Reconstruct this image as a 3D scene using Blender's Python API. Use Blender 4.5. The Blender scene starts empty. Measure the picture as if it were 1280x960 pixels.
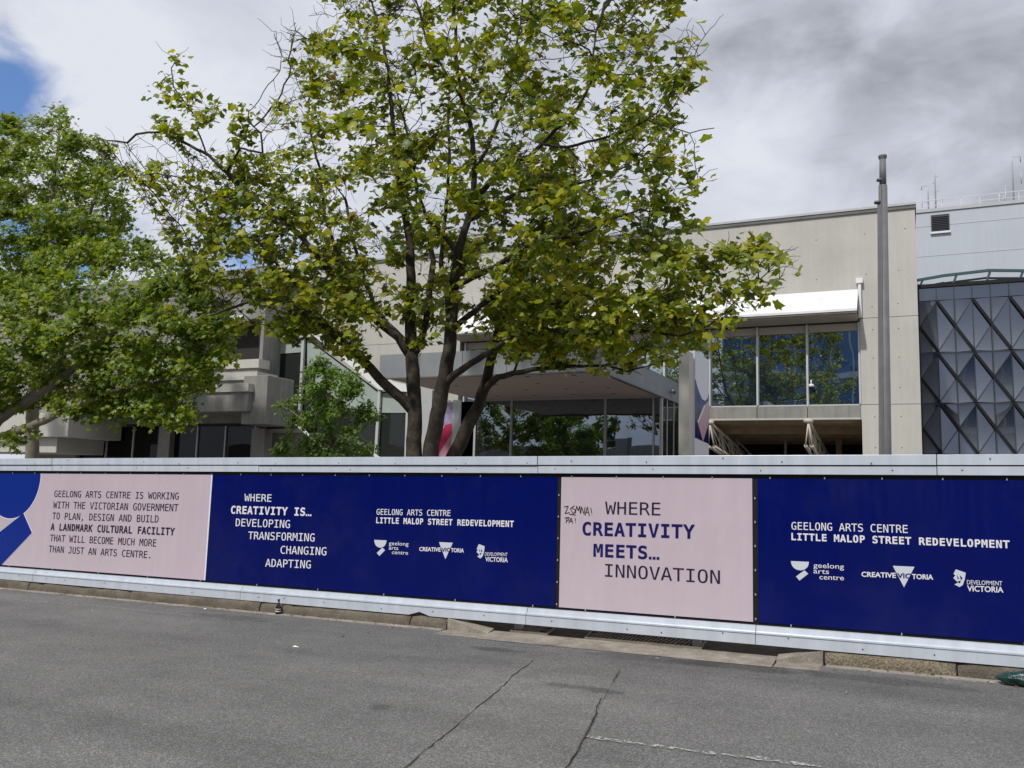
import bpy, math, random
import numpy as np
from mathutils import Vector, Matrix

# ------------------------------------------------------------------ camera
SC = bpy.context.scene
COL = SC.collection
FPX, PITCH, ROLL, YAW = 1060.0, 0.1213, 0.0279, 0.438
EYE = np.array([0.0, 0.0, 1.65])
_F = np.array([-math.sin(YAW) * math.cos(PITCH), math.cos(YAW) * math.cos(PITCH), math.sin(PITCH)])
_R0 = np.array([math.cos(YAW), math.sin(YAW), 0.0])
_U0 = np.cross(_R0, _F)
_R = math.cos(ROLL) * _R0 + math.sin(ROLL) * _U0
_U = math.cos(ROLL) * _U0 - math.sin(ROLL) * _R0
cam = bpy.data.cameras.new('camera')
cam.sensor_fit = 'HORIZONTAL'
cam.sensor_width = 36.0
cam.lens = 36.0 * FPX / 1280.0
cam.clip_start = 0.05
cam.clip_end = 3000.0
camo = bpy.data.objects.new('camera', cam)
COL.objects.link(camo)
camo.matrix_world = Matrix(((_R[0], _U[0], -_F[0], EYE[0]), (_R[1], _U[1], -_F[1], EYE[1]),
                            (_R[2], _U[2], -_F[2], EYE[2]), (0, 0, 0, 1)))
SC.camera = camo


def ray(x, y):
    return _F + _R * (x - 640) / FPX - _U * (y - 480) / FPX


def at(x, y, Y):
    "point of the photograph's sight line on the upright plane at depth Y"
    d = ray(x, y)
    return EYE + d * (Y / d[1])


def atx(x, y, X):
    d = ray(x, y)
    return EYE + d * (X / d[0])


SLOPE, ROAD_Z = 0.0138, 0.125


def gz(x):
    return SLOPE * x + ROAD_Z


def on_road(x, y, up=0.0):
    d = ray(x, y)
    t = (ROAD_Z + up - EYE[2]) / (d[2] - SLOPE * d[0])
    return EYE + d * t


# ------------------------------------------------------------------ world
def nd(nt, typ, **kw):
    n = nt.nodes.new(typ)
    for k, v in kw.items():
        if k.startswith('i_'):
            key = k[2:]
            key = int(key) if key.isdigit() else key.replace('_', ' ')
            n.inputs[key].default_value = v
        else:
            setattr(n, k, v)
    return n


SUN_EL, SUN_DIR = math.radians(49), (-0.24, -0.97)
W = bpy.data.worlds.new('World')
SC.world = W
W.use_nodes = True
nt = W.node_tree
nt.nodes.clear()
L = nt.links.new
out = nd(nt, 'ShaderNodeOutputWorld')
bg = nd(nt, 'ShaderNodeBackground')
bg.inputs['Strength'].default_value = 0.1
L(bg.outputs[0], out.inputs['Surface'])
sky = nd(nt, 'ShaderNodeTexSky', sky_type='NISHITA', sun_disc=False)
sky.sun_elevation = SUN_EL
sky.sun_rotation = math.atan2(SUN_DIR[0], SUN_DIR[1])
sky.air_density = 1.0
sky.dust_density = 0.6
sky.ozone_density = 1.6
tc = nd(nt, 'ShaderNodeTexCoord')
sep = nd(nt, 'ShaderNodeSeparateXYZ')
L(tc.outputs['Generated'], sep.inputs[0])


def math_node(tree, op, a, b=None, c=None, clamp=False):
    n = tree.nodes.new('ShaderNodeMath')
    n.operation = op
    n.use_clamp = clamp
    for i, v in enumerate((a, b, c)):
        if v is None:
            continue
        if isinstance(v, (int, float)):
            n.inputs[i].default_value = v
        else:
            tree.links.new(v, n.inputs[i])
    return n.outputs[0]


def M(op, a, b=None, c=None, clamp=False):
    return math_node(nt, op, a, b, c, clamp)


zc = M('ADD', M('MAXIMUM', sep.outputs['Z'], 0.0), 0.34)
px_, py_ = M('DIVIDE', sep.outputs['X'], zc), M('DIVIDE', sep.outputs['Y'], zc)
cmb = nd(nt, 'ShaderNodeCombineXYZ')
L(sep.outputs['X'], cmb.inputs[0])
L(sep.outputs['Y'], cmb.inputs[1])
L(M('MULTIPLY', sep.outputs['Z'], 1.75), cmb.inputs[2])
n1 = nd(nt, 'ShaderNodeTexNoise', i_Scale=2.7, i_Detail=7.0, i_Roughness=0.5, i_Distortion=0.35)
n2 = nd(nt, 'ShaderNodeTexNoise', i_Scale=7.5, i_Detail=6.0, i_Roughness=0.55, i_Distortion=0.5)
mp = nd(nt, 'ShaderNodeMapping')
mp.inputs['Location'].default_value = (3.7, 1.9, 0.0)
L(cmb.outputs[0], mp.inputs[0])
L(mp.outputs[0], n1.inputs['Vector'])
L(mp.outputs[0], n2.inputs['Vector'])


def facing(x, y, lo, hi, wob=0.0):
    "smooth patch of sky round one direction of the world, its rim torn by the cloud noise"
    d = ray(x, y)
    d = d / np.linalg.norm(d)
    dp = nd(nt, 'ShaderNodeVectorMath', operation='DOT_PRODUCT')
    L(tc.outputs['Generated'], dp.inputs[0])
    dp.inputs[1].default_value = tuple(d)
    ang = M('ARCCOSINE', M('MINIMUM', dp.outputs['Value'], 1.0))
    if wob:
        ang = M('ADD', ang, M('MULTIPLY', M('SUBTRACT', n2.outputs['Fac'], 0.5), wob))
    mr = nd(nt, 'ShaderNodeMapRange', interpolation_type='SMOOTHSTEP')
    L(ang, mr.inputs['Value'])
    mr.inputs['From Min'].default_value = math.radians(hi)
    mr.inputs['From Max'].default_value = math.radians(lo)
    return mr.outputs['Result']


bright = M('ADD', M('MULTIPLY', n1.outputs['Fac'], 1.05), M('MULTIPLY', n2.outputs['Fac'], 0.6))
bright = M('SUBTRACT', bright, M('MULTIPLY', facing(1150, 55, 2, 15, 0.16), 0.20))
bright = M('SUBTRACT', bright, M('MULTIPLY', facing(930, 20, 2, 9, 0.14), 0.08))
bright = M('ADD', bright, M('MULTIPLY', facing(930, 225, 1, 9, 0.1), 0.06))
bright = M('ADD', bright, M('MULTIPLY', facing(120, 90, 2, 14, 0.1), 0.05))
cr = nd(nt, 'ShaderNodeValToRGB')
cr.color_ramp.elements[0].position = 0.44
cr.color_ramp.elements[0].color = (2.4, 2.55, 3.0, 1)
cr.color_ramp.elements[1].position = 1.0
cr.color_ramp.elements[1].color = (7.0, 7.25, 7.95, 1)
e = cr.color_ramp.elements.new(0.79)
e.color = (5.7, 5.95, 6.75, 1)
L(bright, cr.inputs[0])
blue = M('MAXIMUM', facing(4, 118, 0.9, 3.6, 0.17), facing(70, 310, 1.5, 4.5, 0.2))
blue = M('MAXIMUM', blue, M('MULTIPLY', facing(300, 318, 1.0, 4.0, 0.16), 0.9))
mixc = nd(nt, 'ShaderNodeMix', data_type='RGBA')
L(M('MULTIPLY', blue, 0.93), mixc.inputs[0])
L(cr.outputs[0], mixc.inputs[6])
gain = nd(nt, 'ShaderNodeMix', data_type='RGBA', blend_type='MULTIPLY')
gain.inputs[0].default_value = 1.0
L(sky.outputs[0], gain.inputs[6])
gain.inputs[7].default_value = (0.62, 0.95, 1.35, 1)
L(gain.outputs[2], mixc.inputs[7])
L(mixc.outputs[2], bg.inputs['Color'])

sun = bpy.data.lights.new('sun', 'SUN')
sun.energy = 3.0
sun.angle = math.radians(2.0)
sun.color = (1.0, 0.97, 0.92)
suno = bpy.data.objects.new('sun', sun)
COL.objects.link(suno)
_h = math.hypot(*SUN_DIR)
_to_sun = Vector((SUN_DIR[0] / _h * math.cos(SUN_EL), SUN_DIR[1] / _h * math.cos(SUN_EL), math.sin(SUN_EL)))
suno.rotation_euler = _to_sun.to_track_quat('Z', 'Y').to_euler()
suno.location = (-20, -30, 40)

vs = SC.view_settings
vs.view_transform = 'Standard'
vs.look = 'None'
vs.exposure = 0.1
vs.gamma = 1.0
vs.use_curve_mapping = False
SC.cycles.max_bounces = 8
SC.cycles.transparent_max_bounces = 8
SC.cycles.use_denoising = True
SC.cycles.caustics_reflective = False
SC.cycles.caustics_refractive = False

# ------------------------------------------------------------------ materials
random.seed(7)


def mat(name, col, rough=0.7, spec=0.3, metal=0.0, var=0.0, vscale=3.0, dirt=None, dscale=0.8, streak=0.0,
        bump=0.0, bdist=0.02, bscale=40.0, bstretch=(1, 1, 1), speck=0.0, sscale=150.0):
    m = bpy.data.materials.new(name)
    m.use_nodes = True
    t = m.node_tree
    b = t.nodes['Principled BSDF']
    b.inputs['Roughness'].default_value = rough
    b.inputs['Specular IOR Level'].default_value = spec
    b.inputs['Metallic'].default_value = metal
    c4 = (*col, 1)
    b.inputs['Base Color'].default_value = c4
    geo = nd(t, 'ShaderNodeNewGeometry')
    cur = None

    def mult(cur, fac_out, lo, hi):
        mr = nd(t, 'ShaderNodeMapRange')
        t.links.new(fac_out, mr.inputs['Value'])
        mr.inputs['From Min'].default_value = 0.3
        mr.inputs['From Max'].default_value = 0.7
        mr.inputs['To Min'].default_value = lo
        mr.inputs['To Max'].default_value = hi
        x = nd(t, 'ShaderNodeMix', data_type='RGBA', blend_type='MULTIPLY')
        x.inputs[0].default_value = 1.0
        if cur is None:
            x.inputs[6].default_value = c4
        else:
            t.links.new(cur, x.inputs[6])
        t.links.new(mr.outputs[0], x.inputs[7])
        return x.outputs[2]

    def noise(scale, detail=6.0, stretch=None, rough_=0.6):
        n = nd(t, 'ShaderNodeTexNoise', i_Scale=scale, i_Detail=detail, i_Roughness=rough_)
        if stretch:
            mpn = nd(t, 'ShaderNodeMapping')
            mpn.inputs['Scale'].default_value = stretch
            t.links.new(geo.outputs['Position'], mpn.inputs[0])
            t.links.new(mpn.outputs[0], n.inputs['Vector'])
        else:
            t.links.new(geo.outputs['Position'], n.inputs['Vector'])
        return n.outputs['Fac']
    if var:
        cur = mult(cur, noise(vscale), 1 - var, 1 + var)
    if streak:
        cur = mult(cur, noise(2.2, 5.0, (3.5, 3.5, 0.22)), 1 - streak, 1 + streak * 0.6)
    if speck:
        cur = mult(cur, noise(sscale, 2.0), 1 - speck, 1 + speck)
    if dirt:
        x = nd(t, 'ShaderNodeMix', data_type='RGBA')
        mr = nd(t, 'ShaderNodeMapRange')
        t.links.new(noise(dscale, 8.0, None, 0.65), mr.inputs['Value'])
        mr.inputs['From Min'].default_value = 0.5
        mr.inputs['From Max'].default_value = 0.72
        mr.inputs['To Max'].default_value = dirt[3]
        t.links.new(mr.outputs[0], x.inputs[0])
        if cur is None:
            x.inputs[6].default_value = c4
        else:
            t.links.new(cur, x.inputs[6])
        x.inputs[7].default_value = (*dirt[:3], 1)
        cur = x.outputs[2]
    if cur is not None:
        t.links.new(cur, b.inputs['Base Color'])
    if bump:
        bn = nd(t, 'ShaderNodeBump', i_Strength=bump, i_Distance=bdist)
        t.links.new(noise(bscale, 4.0, bstretch), bn.inputs['Height'])
        t.links.new(bn.outputs[0], b.inputs['Normal'])
    return m


def glass_mat(name, tint=(0.02, 0.025, 0.03), refl=0.3, rcol=(0.85, 0.92, 1.0), wav=0.02, fres=1.0):
    "dark glazing: an unlit interior seen through a pane that mirrors the street"
    m = bpy.data.materials.new(name)
    m.use_nodes = True
    t = m.node_tree
    t.nodes.clear()
    o = nd(t, 'ShaderNodeOutputMaterial')
    mx = nd(t, 'ShaderNodeMixShader')
    d = nd(t, 'ShaderNodeBsdfDiffuse')
    d.inputs[0].default_value = (*tint, 1)
    g = nd(t, 'ShaderNodeBsdfGlossy')
    g.inputs['Color'].default_value = (*rcol, 1)
    g.inputs['Roughness'].default_value = 0.015
    fr = nd(t, 'ShaderNodeFresnel')
    fr.inputs[0].default_value = 1.5
    f = math_node(t, 'ADD', math_node(t, 'MULTIPLY', fr.outputs[0], fres), refl, clamp=True)
    geo = nd(t, 'ShaderNodeNewGeometry')
    n = nd(t, 'ShaderNodeTexNoise', i_Scale=0.7, i_Detail=1.0)
    t.links.new(geo.outputs['Position'], n.inputs['Vector'])
    bn = nd(t, 'ShaderNodeBump', i_Strength=wav, i_Distance=0.3)
    t.links.new(n.outputs['Fac'], bn.inputs['Height'])
    t.links.new(bn.outputs[0], g.inputs['Normal'])
    t.links.new(f, mx.inputs[0])
    t.links.new(d.outputs[0], mx.inputs[1])
    t.links.new(g.outputs[0], mx.inputs[2])
    t.links.new(mx.outputs[0], o.inputs[0])
    return m


def frit_glass():
    "the facade's glass carries a printed frit of fine level lines, denser towards the foot of each panel"
    m = glass_mat('faceted_fritted_glass', (0.010, 0.013, 0.020), 0.17, (0.58, 0.66, 0.82), 0.02)
    t = m.node_tree
    o = [n for n in t.nodes if n.type == 'OUTPUT_MATERIAL'][0]
    base = o.inputs[0].links[0].from_socket
    at_ = nd(t, 'ShaderNodeAttribute', attribute_name='frit')
    geo = nd(t, 'ShaderNodeNewGeometry')
    sp = nd(t, 'ShaderNodeSeparateXYZ')
    t.links.new(geo.outputs['Position'], sp.inputs[0])
    ln = math_node(t, 'MULTIPLY_ADD', math_node(t, 'SINE', math_node(t, 'MULTIPLY', sp.outputs[2], 130.0)), 0.18, 0.82)
    f = math_node(t, 'MULTIPLY', math_node(t, 'MULTIPLY', math_node(t, 'POWER', at_.outputs['Fac'], 2.2), 0.46), ln)
    d = nd(t, 'ShaderNodeBsdfDiffuse')
    d.inputs[0].default_value = (0.40, 0.43, 0.48, 1)
    mx = nd(t, 'ShaderNodeMixShader')
    t.links.new(f, mx.inputs[0])
    t.links.new(base, mx.inputs[1])
    t.links.new(d.outputs[0], mx.inputs[2])
    t.links.new(mx.outputs[0], o.inputs[0])
    return m


def leaf_mat(name, cols, trans=0.4, patch=0.5):
    m = bpy.data.materials.new(name)
    m.use_nodes = True
    t = m.node_tree
    t.nodes.clear()
    o = nd(t, 'ShaderNodeOutputMaterial')
    geo = nd(t, 'ShaderNodeNewGeometry')
    r = nd(t, 'ShaderNodeValToRGB')
    els = r.color_ramp.elements
    els[0].position, els[0].color = cols[0][0], (*cols[0][1], 1)
    els[1].position, els[1].color = cols[-1][0], (*cols[-1][1], 1)
    for p, c in cols[1:-1]:
        els.new(p).color = (*c, 1)
    n = nd(t, 'ShaderNodeTexNoise', i_Scale=0.8, i_Detail=3.0)
    t.links.new(geo.outputs['Position'], n.inputs['Vector'])
    k = math_node(t, 'MULTIPLY_ADD', math_node(t, 'SUBTRACT', n.outputs['Fac'], 0.5), patch,
                  geo.outputs['Random Per Island'], clamp=True)
    k2 = math_node(t, 'MAXIMUM', math_node(t, 'MINIMUM', k, 0.97), math_node(t, 'MULTIPLY', math_node(t, 'GREATER_THAN', geo.outputs['Random Per Island'], 0.9965), 1.0))
    t.links.new(k2, r.inputs[0])
    p = nd(t, 'ShaderNodeBsdfPrincipled', i_Roughness=0.42)
    p.inputs['Specular IOR Level'].default_value = 0.4
    t.links.new(r.outputs[0], p.inputs['Base Color'])
    tr = nd(t, 'ShaderNodeBsdfTranslucent')
    g = nd(t, 'ShaderNodeMix', data_type='RGBA', blend_type='MULTIPLY')
    g.inputs[0].default_value = 1.0
    t.links.new(r.outputs[0], g.inputs[6])
    g.inputs[7].default_value = (1.75, 1.65, 0.65, 1)
    t.links.new(g.outputs[2], tr.inputs[0])
    mx = nd(t, 'ShaderNodeMixShader')
    mx.inputs[0].default_value = trans
    t.links.new(p.outputs[0], mx.inputs[1])
    t.links.new(tr.outputs[0], mx.inputs[2])
    t.links.new(mx.outputs[0], o.inputs[0])
    return m


MT = {}
MT['concrete'] = mat('pale_concrete', (0.465, 0.452, 0.415), 0.85, 0.2, var=0.05, vscale=0.9, streak=0.05, speck=0.05, sscale=30,
                     dirt=(0.30, 0.285, 0.255, 0.3), dscale=0.35, bump=0.12, bscale=25)
MT['grey_concrete'] = mat('weathered_concrete', (0.255, 0.248, 0.232), 0.9, 0.2, var=0.14, vscale=1.6, streak=0.16, speck=0.08,
                          sscale=40, dirt=(0.16, 0.15, 0.13, 0.6), dscale=0.9, bump=0.2, bscale=30)
MT['joint'] = mat('dark_joint', (0.12, 0.115, 0.105), 0.9)
MT['flashing'] = mat('lead_grey_flashing', (0.13, 0.125, 0.12), 0.5, 0.4, var=0.2, vscale=2.5)
MT['white_paint'] = mat('white_painted_steel', (0.70, 0.71, 0.715), 0.45, 0.4, var=0.04, vscale=2, dirt=(0.45, 0.42, 0.38, 0.3), dscale=1.6)
MT['steel'] = mat('grey_steel', (0.42, 0.43, 0.44), 0.4, 0.5, var=0.06)
MT['mullion'] = mat('aluminium_mullion', (0.56, 0.57, 0.57), 0.4, 0.5, metal=0.3)
MT['dark_mullion'] = mat('dark_mullion', (0.035, 0.038, 0.042), 0.4, 0.5)
MT['soffit'] = mat('brown_soffit', (0.30, 0.22, 0.17), 0.8, 0.2, var=0.12, vscale=2)
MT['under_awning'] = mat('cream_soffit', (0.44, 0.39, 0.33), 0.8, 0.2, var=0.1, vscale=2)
MT['canopy_soffit'] = mat('pinkish_soffit', (0.58, 0.46, 0.42), 0.7, 0.25, var=0.05, vscale=1.0)
MT['zinc'] = mat('zinc_fascia', (0.27, 0.285, 0.30), 0.45, 0.4, metal=0.2, var=0.08, vscale=1.3, streak=0.05)
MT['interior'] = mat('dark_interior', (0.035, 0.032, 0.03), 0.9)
MT['timber'] = mat('timber_ceiling', (0.40, 0.29, 0.19), 0.8, var=0.2, vscale=3)
MT['blind'] = mat('pale_roller_blind', (0.33, 0.38, 0.35), 0.6, 0.3, var=0.1, vscale=1.2)
MT['hall_stone'] = mat('brown_stone', (0.17, 0.135, 0.095), 0.9, 0.2, var=0.3, vscale=4)
MT['dead_leaf'] = mat('dead_leaf', (0.16, 0.09, 0.04), 0.9)
MT['grit_dark'] = mat('dark_grit', (0.05, 0.045, 0.04), 0.9)
MT['grit_pale'] = mat('pale_grit', (0.34, 0.31, 0.26), 0.9)
MT['soil'] = mat('shaded_soil', (0.09, 0.075, 0.06), 0.95, 0.1, var=0.35, vscale=9)  # dirty soil, its brown darkened for the shade under the hoarding
MT['truss_paint'] = mat('cream_truss_paint', (0.50, 0.45, 0.38), 0.6, 0.3, var=0.1)
MT['brick'] = mat('grey_brick', (0.30, 0.27, 0.22), 0.9, 0.2, var=0.2, vscale=8)
MT['pale_cladding'] = mat('pale_blue_cladding', (0.45, 0.485, 0.535), 0.7, 0.3, var=0.03, vscale=0.6, streak=0.03, dirt=(0.45, 0.45, 0.46, 0.35), dscale=0.25)
MT['teal'] = mat('dark_teal_steel', (0.03, 0.075, 0.085), 0.4, 0.5)
MT['roof_green'] = mat('roof_planting', (0.11, 0.13, 0.03), 0.9, var=0.5, vscale=6)
MT['win_glass'] = glass_mat('reflective_window_glass', (0.012, 0.02, 0.035), 0.42, (0.80, 0.93, 1.0))
MT['door_glass'] = glass_mat('entrance_glass', (0.018, 0.018, 0.018), 0.25, (0.72, 0.85, 1.0))
MT['dim_glass'] = glass_mat('dim_shopfront_glass', (0.010, 0.009, 0.008), 0.0, fres=0.5)
MT['gallery_glass'] = glass_mat('gallery_glass', (0.022, 0.025, 0.022), 0.0, fres=0.6)
MT['facet_glass'] = frit_glass()
MT['blue_glass'] = glass_mat('blue_office_glass', (0.02, 0.07, 0.2), 0.10, (0.4, 0.6, 1.0))
MT['pole'] = mat('pole_metal', (0.155, 0.155, 0.165), 0.6, 0.35, metal=0.1, var=0.12, vscale=5, streak=0.16)
MT['hoard'] = mat('silver_sheet_steel', (0.54, 0.585, 0.65), 0.30, 0.5, metal=0.1, var=0.04, vscale=1.5, streak=0.11, bump=0.10, bscale=1.6, bstretch=(2, 2, 0.5))
MT['black'] = mat('black_board', (0.006, 0.006, 0.008), 0.6)
MT['screw'] = mat('screw_head', (0.12, 0.12, 0.13), 0.4, 0.5, metal=0.6)
MT['tie'] = mat('white_cable_tie', (0.35, 0.36, 0.38), 0.4)
MT['pink'] = mat('pink_vinyl', (0.54, 0.45, 0.50), 0.13, 0.95, var=0.03, vscale=1.2, dirt=(0.44, 0.37, 0.42, 0.3), dscale=0.6, streak=0.03, bump=1.0, bdist=0.09, bscale=0.55, bstretch=(1.6, 1.6, 0.4))
MT['navy'] = mat('navy_vinyl', (0.0012, 0.0052, 0.098), 0.2, 0.2, var=0.06, vscale=1.2, dirt=(0.022, 0.026, 0.085, 0.35), dscale=0.7, streak=0.10, bump=0.8, bdist=0.05, bscale=0.55, bstretch=(1.6, 1.6, 0.4))
MT['royal'] = mat('royal_blue_vinyl', (0.003, 0.022, 0.22), 0.2, 0.3)
MT['ink'] = mat('dark_ink', (0.02, 0.014, 0.045), 0.3, 0.3)
MT['blue_ink'] = mat('navy_ink', (0.010, 0.010, 0.10), 0.3, 0.3)
MT['white_ink'] = mat('white_ink', (0.74, 0.73, 0.76), 0.3, 0.3)
MT['grey_ink'] = mat('pale_logo_ink', (0.58, 0.61, 0.66), 0.3, 0.3)
MT['marker'] = mat('black_marker', (0.012, 0.012, 0.014), 0.5)
MT['kerb'] = mat('kerb_stone', (0.15, 0.128, 0.10), 0.9, 0.2, var=0.25, vscale=5, speck=0.4, sscale=90, dirt=(0.06, 0.05, 0.04, 0.6), dscale=2.2, bump=0.6, bscale=70)
MT['kerb_pebble'] = mat('kerb_exposed_aggregate', (0.19, 0.16, 0.115), 0.9, 0.2, var=0.2, vscale=6, speck=0.55, sscale=60, bump=0.9, bscale=55)
MT['kerb_light'] = mat('kerb_concrete', (0.27, 0.24, 0.20), 0.9, 0.2, var=0.28, vscale=5, speck=0.25, sscale=80, dirt=(0.11, 0.095, 0.08, 0.75), dscale=2.6, bump=0.3, bscale=60)
MT['gutter'] = mat('gutter_concrete', (0.33, 0.30, 0.255), 0.9, 0.2, var=0.2, vscale=3, speck=0.2, sscale=80, dirt=(0.09, 0.08, 0.07, 0.75), dscale=1.4, bump=0.3, bscale=60)
MT['grate'] = mat('rusty_grate', (0.24, 0.20, 0.155), 0.6, 0.4, metal=0.4, var=0.3, vscale=8)
MT['crack'] = mat('dark_crack', (0.045, 0.044, 0.042), 1.0, 0.0)  # dark tone of the road cracks
MT['bark'] = mat('plane_bark', (0.042, 0.034, 0.027), 0.9, 0.2, var=0.35, vscale=7, dirt=(0.125, 0.11, 0.085, 0.6), dscale=5.5, speck=0.25, sscale=40, bump=0.8, bscale=28, bstretch=(1, 1, 0.35))
MT['pale_bark'] = mat('pale_bark', (0.20, 0.175, 0.135), 0.9, 0.2, var=0.25, vscale=6, dirt=(0.09, 0.08, 0.06, 0.6), dscale=3, bump=0.5, bscale=26)
MT['plane_leaf'] = leaf_mat('plane_leaf', [(0.0, (0.055, 0.105, 0.010)), (0.4, (0.165, 0.215, 0.013)), (0.75, (0.28, 0.305, 0.017)), (0.985, (0.36, 0.34, 0.026)), (0.99, (0.25, 0.16, 0.03)), (1.0, (0.24, 0.11, 0.03))], 0.44, 0.35)
MT['maple_leaf'] = leaf_mat('maple_leaf', [(0.0, (0.05, 0.10, 0.012)), (0.5, (0.14, 0.21, 0.016)), (0.85, (0.22, 0.28, 0.022)), (1.0, (0.29, 0.31, 0.03))], 0.42)
MT['fresh_leaf'] = leaf_mat('fresh_leaf', [(0.0, (0.06, 0.12, 0.02)), (0.6, (0.12, 0.22, 0.032)), (1.0, (0.2, 0.3, 0.045))], 0.5)
MT['bag'] = mat('green_sandbag', (0.006, 0.038, 0.032), 0.28, 0.6, var=0.4, vscale=12, bump=1.0, bscale=16)
MT['bottle'] = mat('brown_bottle_glass', (0.010, 0.007, 0.005), 0.08, 0.6)
MT['paper'] = mat('white_paper', (0.72, 0.71, 0.68), 0.8)
MT['poster_pink'] = mat('poster_pink', (0.55, 0.25, 0.33), 0.5)
MT['poster_red'] = mat('poster_crimson', (0.50, 0.03, 0.10), 0.5)
MT['poster_lilac'] = mat('poster_lilac', (0.36, 0.30, 0.48), 0.5, var=0.4, vscale=9)
MT['sign_white'] = mat('sign_white', (0.70, 0.70, 0.74), 0.35, 0.4)
MT['sign_pink'] = mat('sign_pink', (0.50, 0.32, 0.36), 0.35, 0.4)


def asphalt(gain=1.0, name='asphalt'):
    m = mat(name, (0.10, 0.098, 0.094), 0.85, 0.25)
    t = m.node_tree
    b = t.nodes['Principled BSDF']
    geo = nd(t, 'ShaderNodeNewGeometry')

    def nz(s, d=3.0, r=0.6, stretch=None):
        n = nd(t, 'ShaderNodeTexNoise', i_Scale=s, i_Detail=d, i_Roughness=r)
        if stretch:
            q = nd(t, 'ShaderNodeMapping')
            q.inputs['Scale'].default_value = stretch
            t.links.new(geo.outputs['Position'], q.inputs[0])
            t.links.new(q.outputs[0], n.inputs['Vector'])
        else:
            t.links.new(geo.outputs['Position'], n.inputs['Vector'])
        return n.outputs['Fac']
    vo = nd(t, 'ShaderNodeTexVoronoi', i_Scale=130.0)
    t.links.new(geo.outputs['Position'], vo.inputs['Vector'])
    sp = nd(t, 'ShaderNodeSeparateColor')
    t.links.new(vo.outputs['Color'], sp.inputs[0])
    stone = math_node(t, 'POWER', sp.outputs[0], 2.6)
    fac = math_node(t, 'MULTIPLY_ADD', stone, 0.62, math_node(t, 'MULTIPLY', nz(210, 3.0), 0.5))
    r = nd(t, 'ShaderNodeValToRGB')
    r.color_ramp.elements[0].position = 0.15
    r.color_ramp.elements[0].color = (0.070, 0.069, 0.067, 1)
    r.color_ramp.elements[1].position = 0.95
    r.color_ramp.elements[1].color = (0.27, 0.265, 0.255, 1)
    r.color_ramp.elements.new(0.42).color = (0.138, 0.136, 0.131, 1)
    t.links.new(fac, r.inputs[0])
    # worn lanes, patches and stains
    big = math_node(t, 'ADD', math_node(t, 'MULTIPLY', nz(0.55, 5.0), 0.6), math_node(t, 'MULTIPLY', nz(2.6, 5.0, 0.65), 0.4))
    lanes = nz(0.5, 4.0, 0.6, (0.35, 2.2, 1))
    mr = nd(t, 'ShaderNodeMapRange')
    t.links.new(math_node(t, 'ADD', math_node(t, 'MULTIPLY', big, 0.55), math_node(t, 'MULTIPLY', lanes, 0.45)), mr.inputs['Value'])
    mr.inputs['From Min'].default_value = 0.36
    mr.inputs['From Max'].default_value = 0.64
    mr.inputs['To Min'].default_value = 0.78
    mr.inputs['To Max'].default_value = 1.36
    x = nd(t, 'ShaderNodeMix', data_type='RGBA', blend_type='MULTIPLY')
    x.inputs[0].default_value = 1.0
    t.links.new(r.outputs[0], x.inputs[6])
    t.links.new(mr.outputs[0], x.inputs[7])
    # oil and damp stains of the road itself
    cur = x.outputs[2]
    if gain != 1.0:
        gq = nd(t, 'ShaderNodeMix', data_type='RGBA', blend_type='MULTIPLY')
        gq.inputs[0].default_value = 1.0
        t.links.new(cur, gq.inputs[6])
        gq.inputs[7].default_value = (gain * 1.01, gain, gain * 0.98, 1)
        cur = gq.outputs[2]
    # scattered small oil drips
    dr = nd(t, 'ShaderNodeMapRange')
    t.links.new(nz(1.9, 6.0, 0.7), dr.inputs['Value'])
    dr.inputs['From Min'].default_value = 0.63
    dr.inputs['From Max'].default_value = 0.74
    dr.inputs['To Max'].default_value = 0.5
    dq = nd(t, 'ShaderNodeMix', data_type='RGBA', blend_type='MULTIPLY')
    t.links.new(dr.outputs[0], dq.inputs[0])
    t.links.new(cur, dq.inputs[6])
    dq.inputs[7].default_value = (0.6, 0.6, 0.62, 1)
    cur = dq.outputs[2]
    for (cx, cy, rx, ry, dark) in STAINS:
        sp_ = nd(t, 'ShaderNodeSeparateXYZ')
        t.links.new(geo.outputs['Position'], sp_.inputs[0])
        dx = math_node(t, 'DIVIDE', math_node(t, 'SUBTRACT', sp_.outputs[0], cx), rx)
        dy = math_node(t, 'DIVIDE', math_node(t, 'SUBTRACT', sp_.outputs[1], cy), ry)
        dd = math_node(t, 'SQRT', math_node(t, 'ADD', math_node(t, 'MULTIPLY', dx, dx), math_node(t, 'MULTIPLY', dy, dy)))
        dd = math_node(t, 'ADD', dd, math_node(t, 'MULTIPLY', math_node(t, 'SUBTRACT', nz(5.0, 5.0), 0.5), 1.6))
        k = nd(t, 'ShaderNodeMapRange', interpolation_type='SMOOTHSTEP')
        t.links.new(dd, k.inputs['Value'])
        k.inputs['From Min'].default_value = 1.0
        k.inputs['From Max'].default_value = 0.55
        k.inputs['To Max'].default_value = dark
        y = nd(t, 'ShaderNodeMix', data_type='RGBA', blend_type='MULTIPLY')
        t.links.new(k.outputs[0], y.inputs[0])
        t.links.new(cur, y.inputs[6])
        y.inputs[7].default_value = (0.45, 0.45, 0.46, 1)
        cur = y.outputs[2]
    t.links.new(cur, b.inputs['Base Color'])
    bn = nd(t, 'ShaderNodeBump', i_Strength=0.55, i_Distance=0.006)
    t.links.new(fac, bn.inputs['Height'])
    t.links.new(bn.outputs[0], b.inputs['Normal'])
    return m


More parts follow.
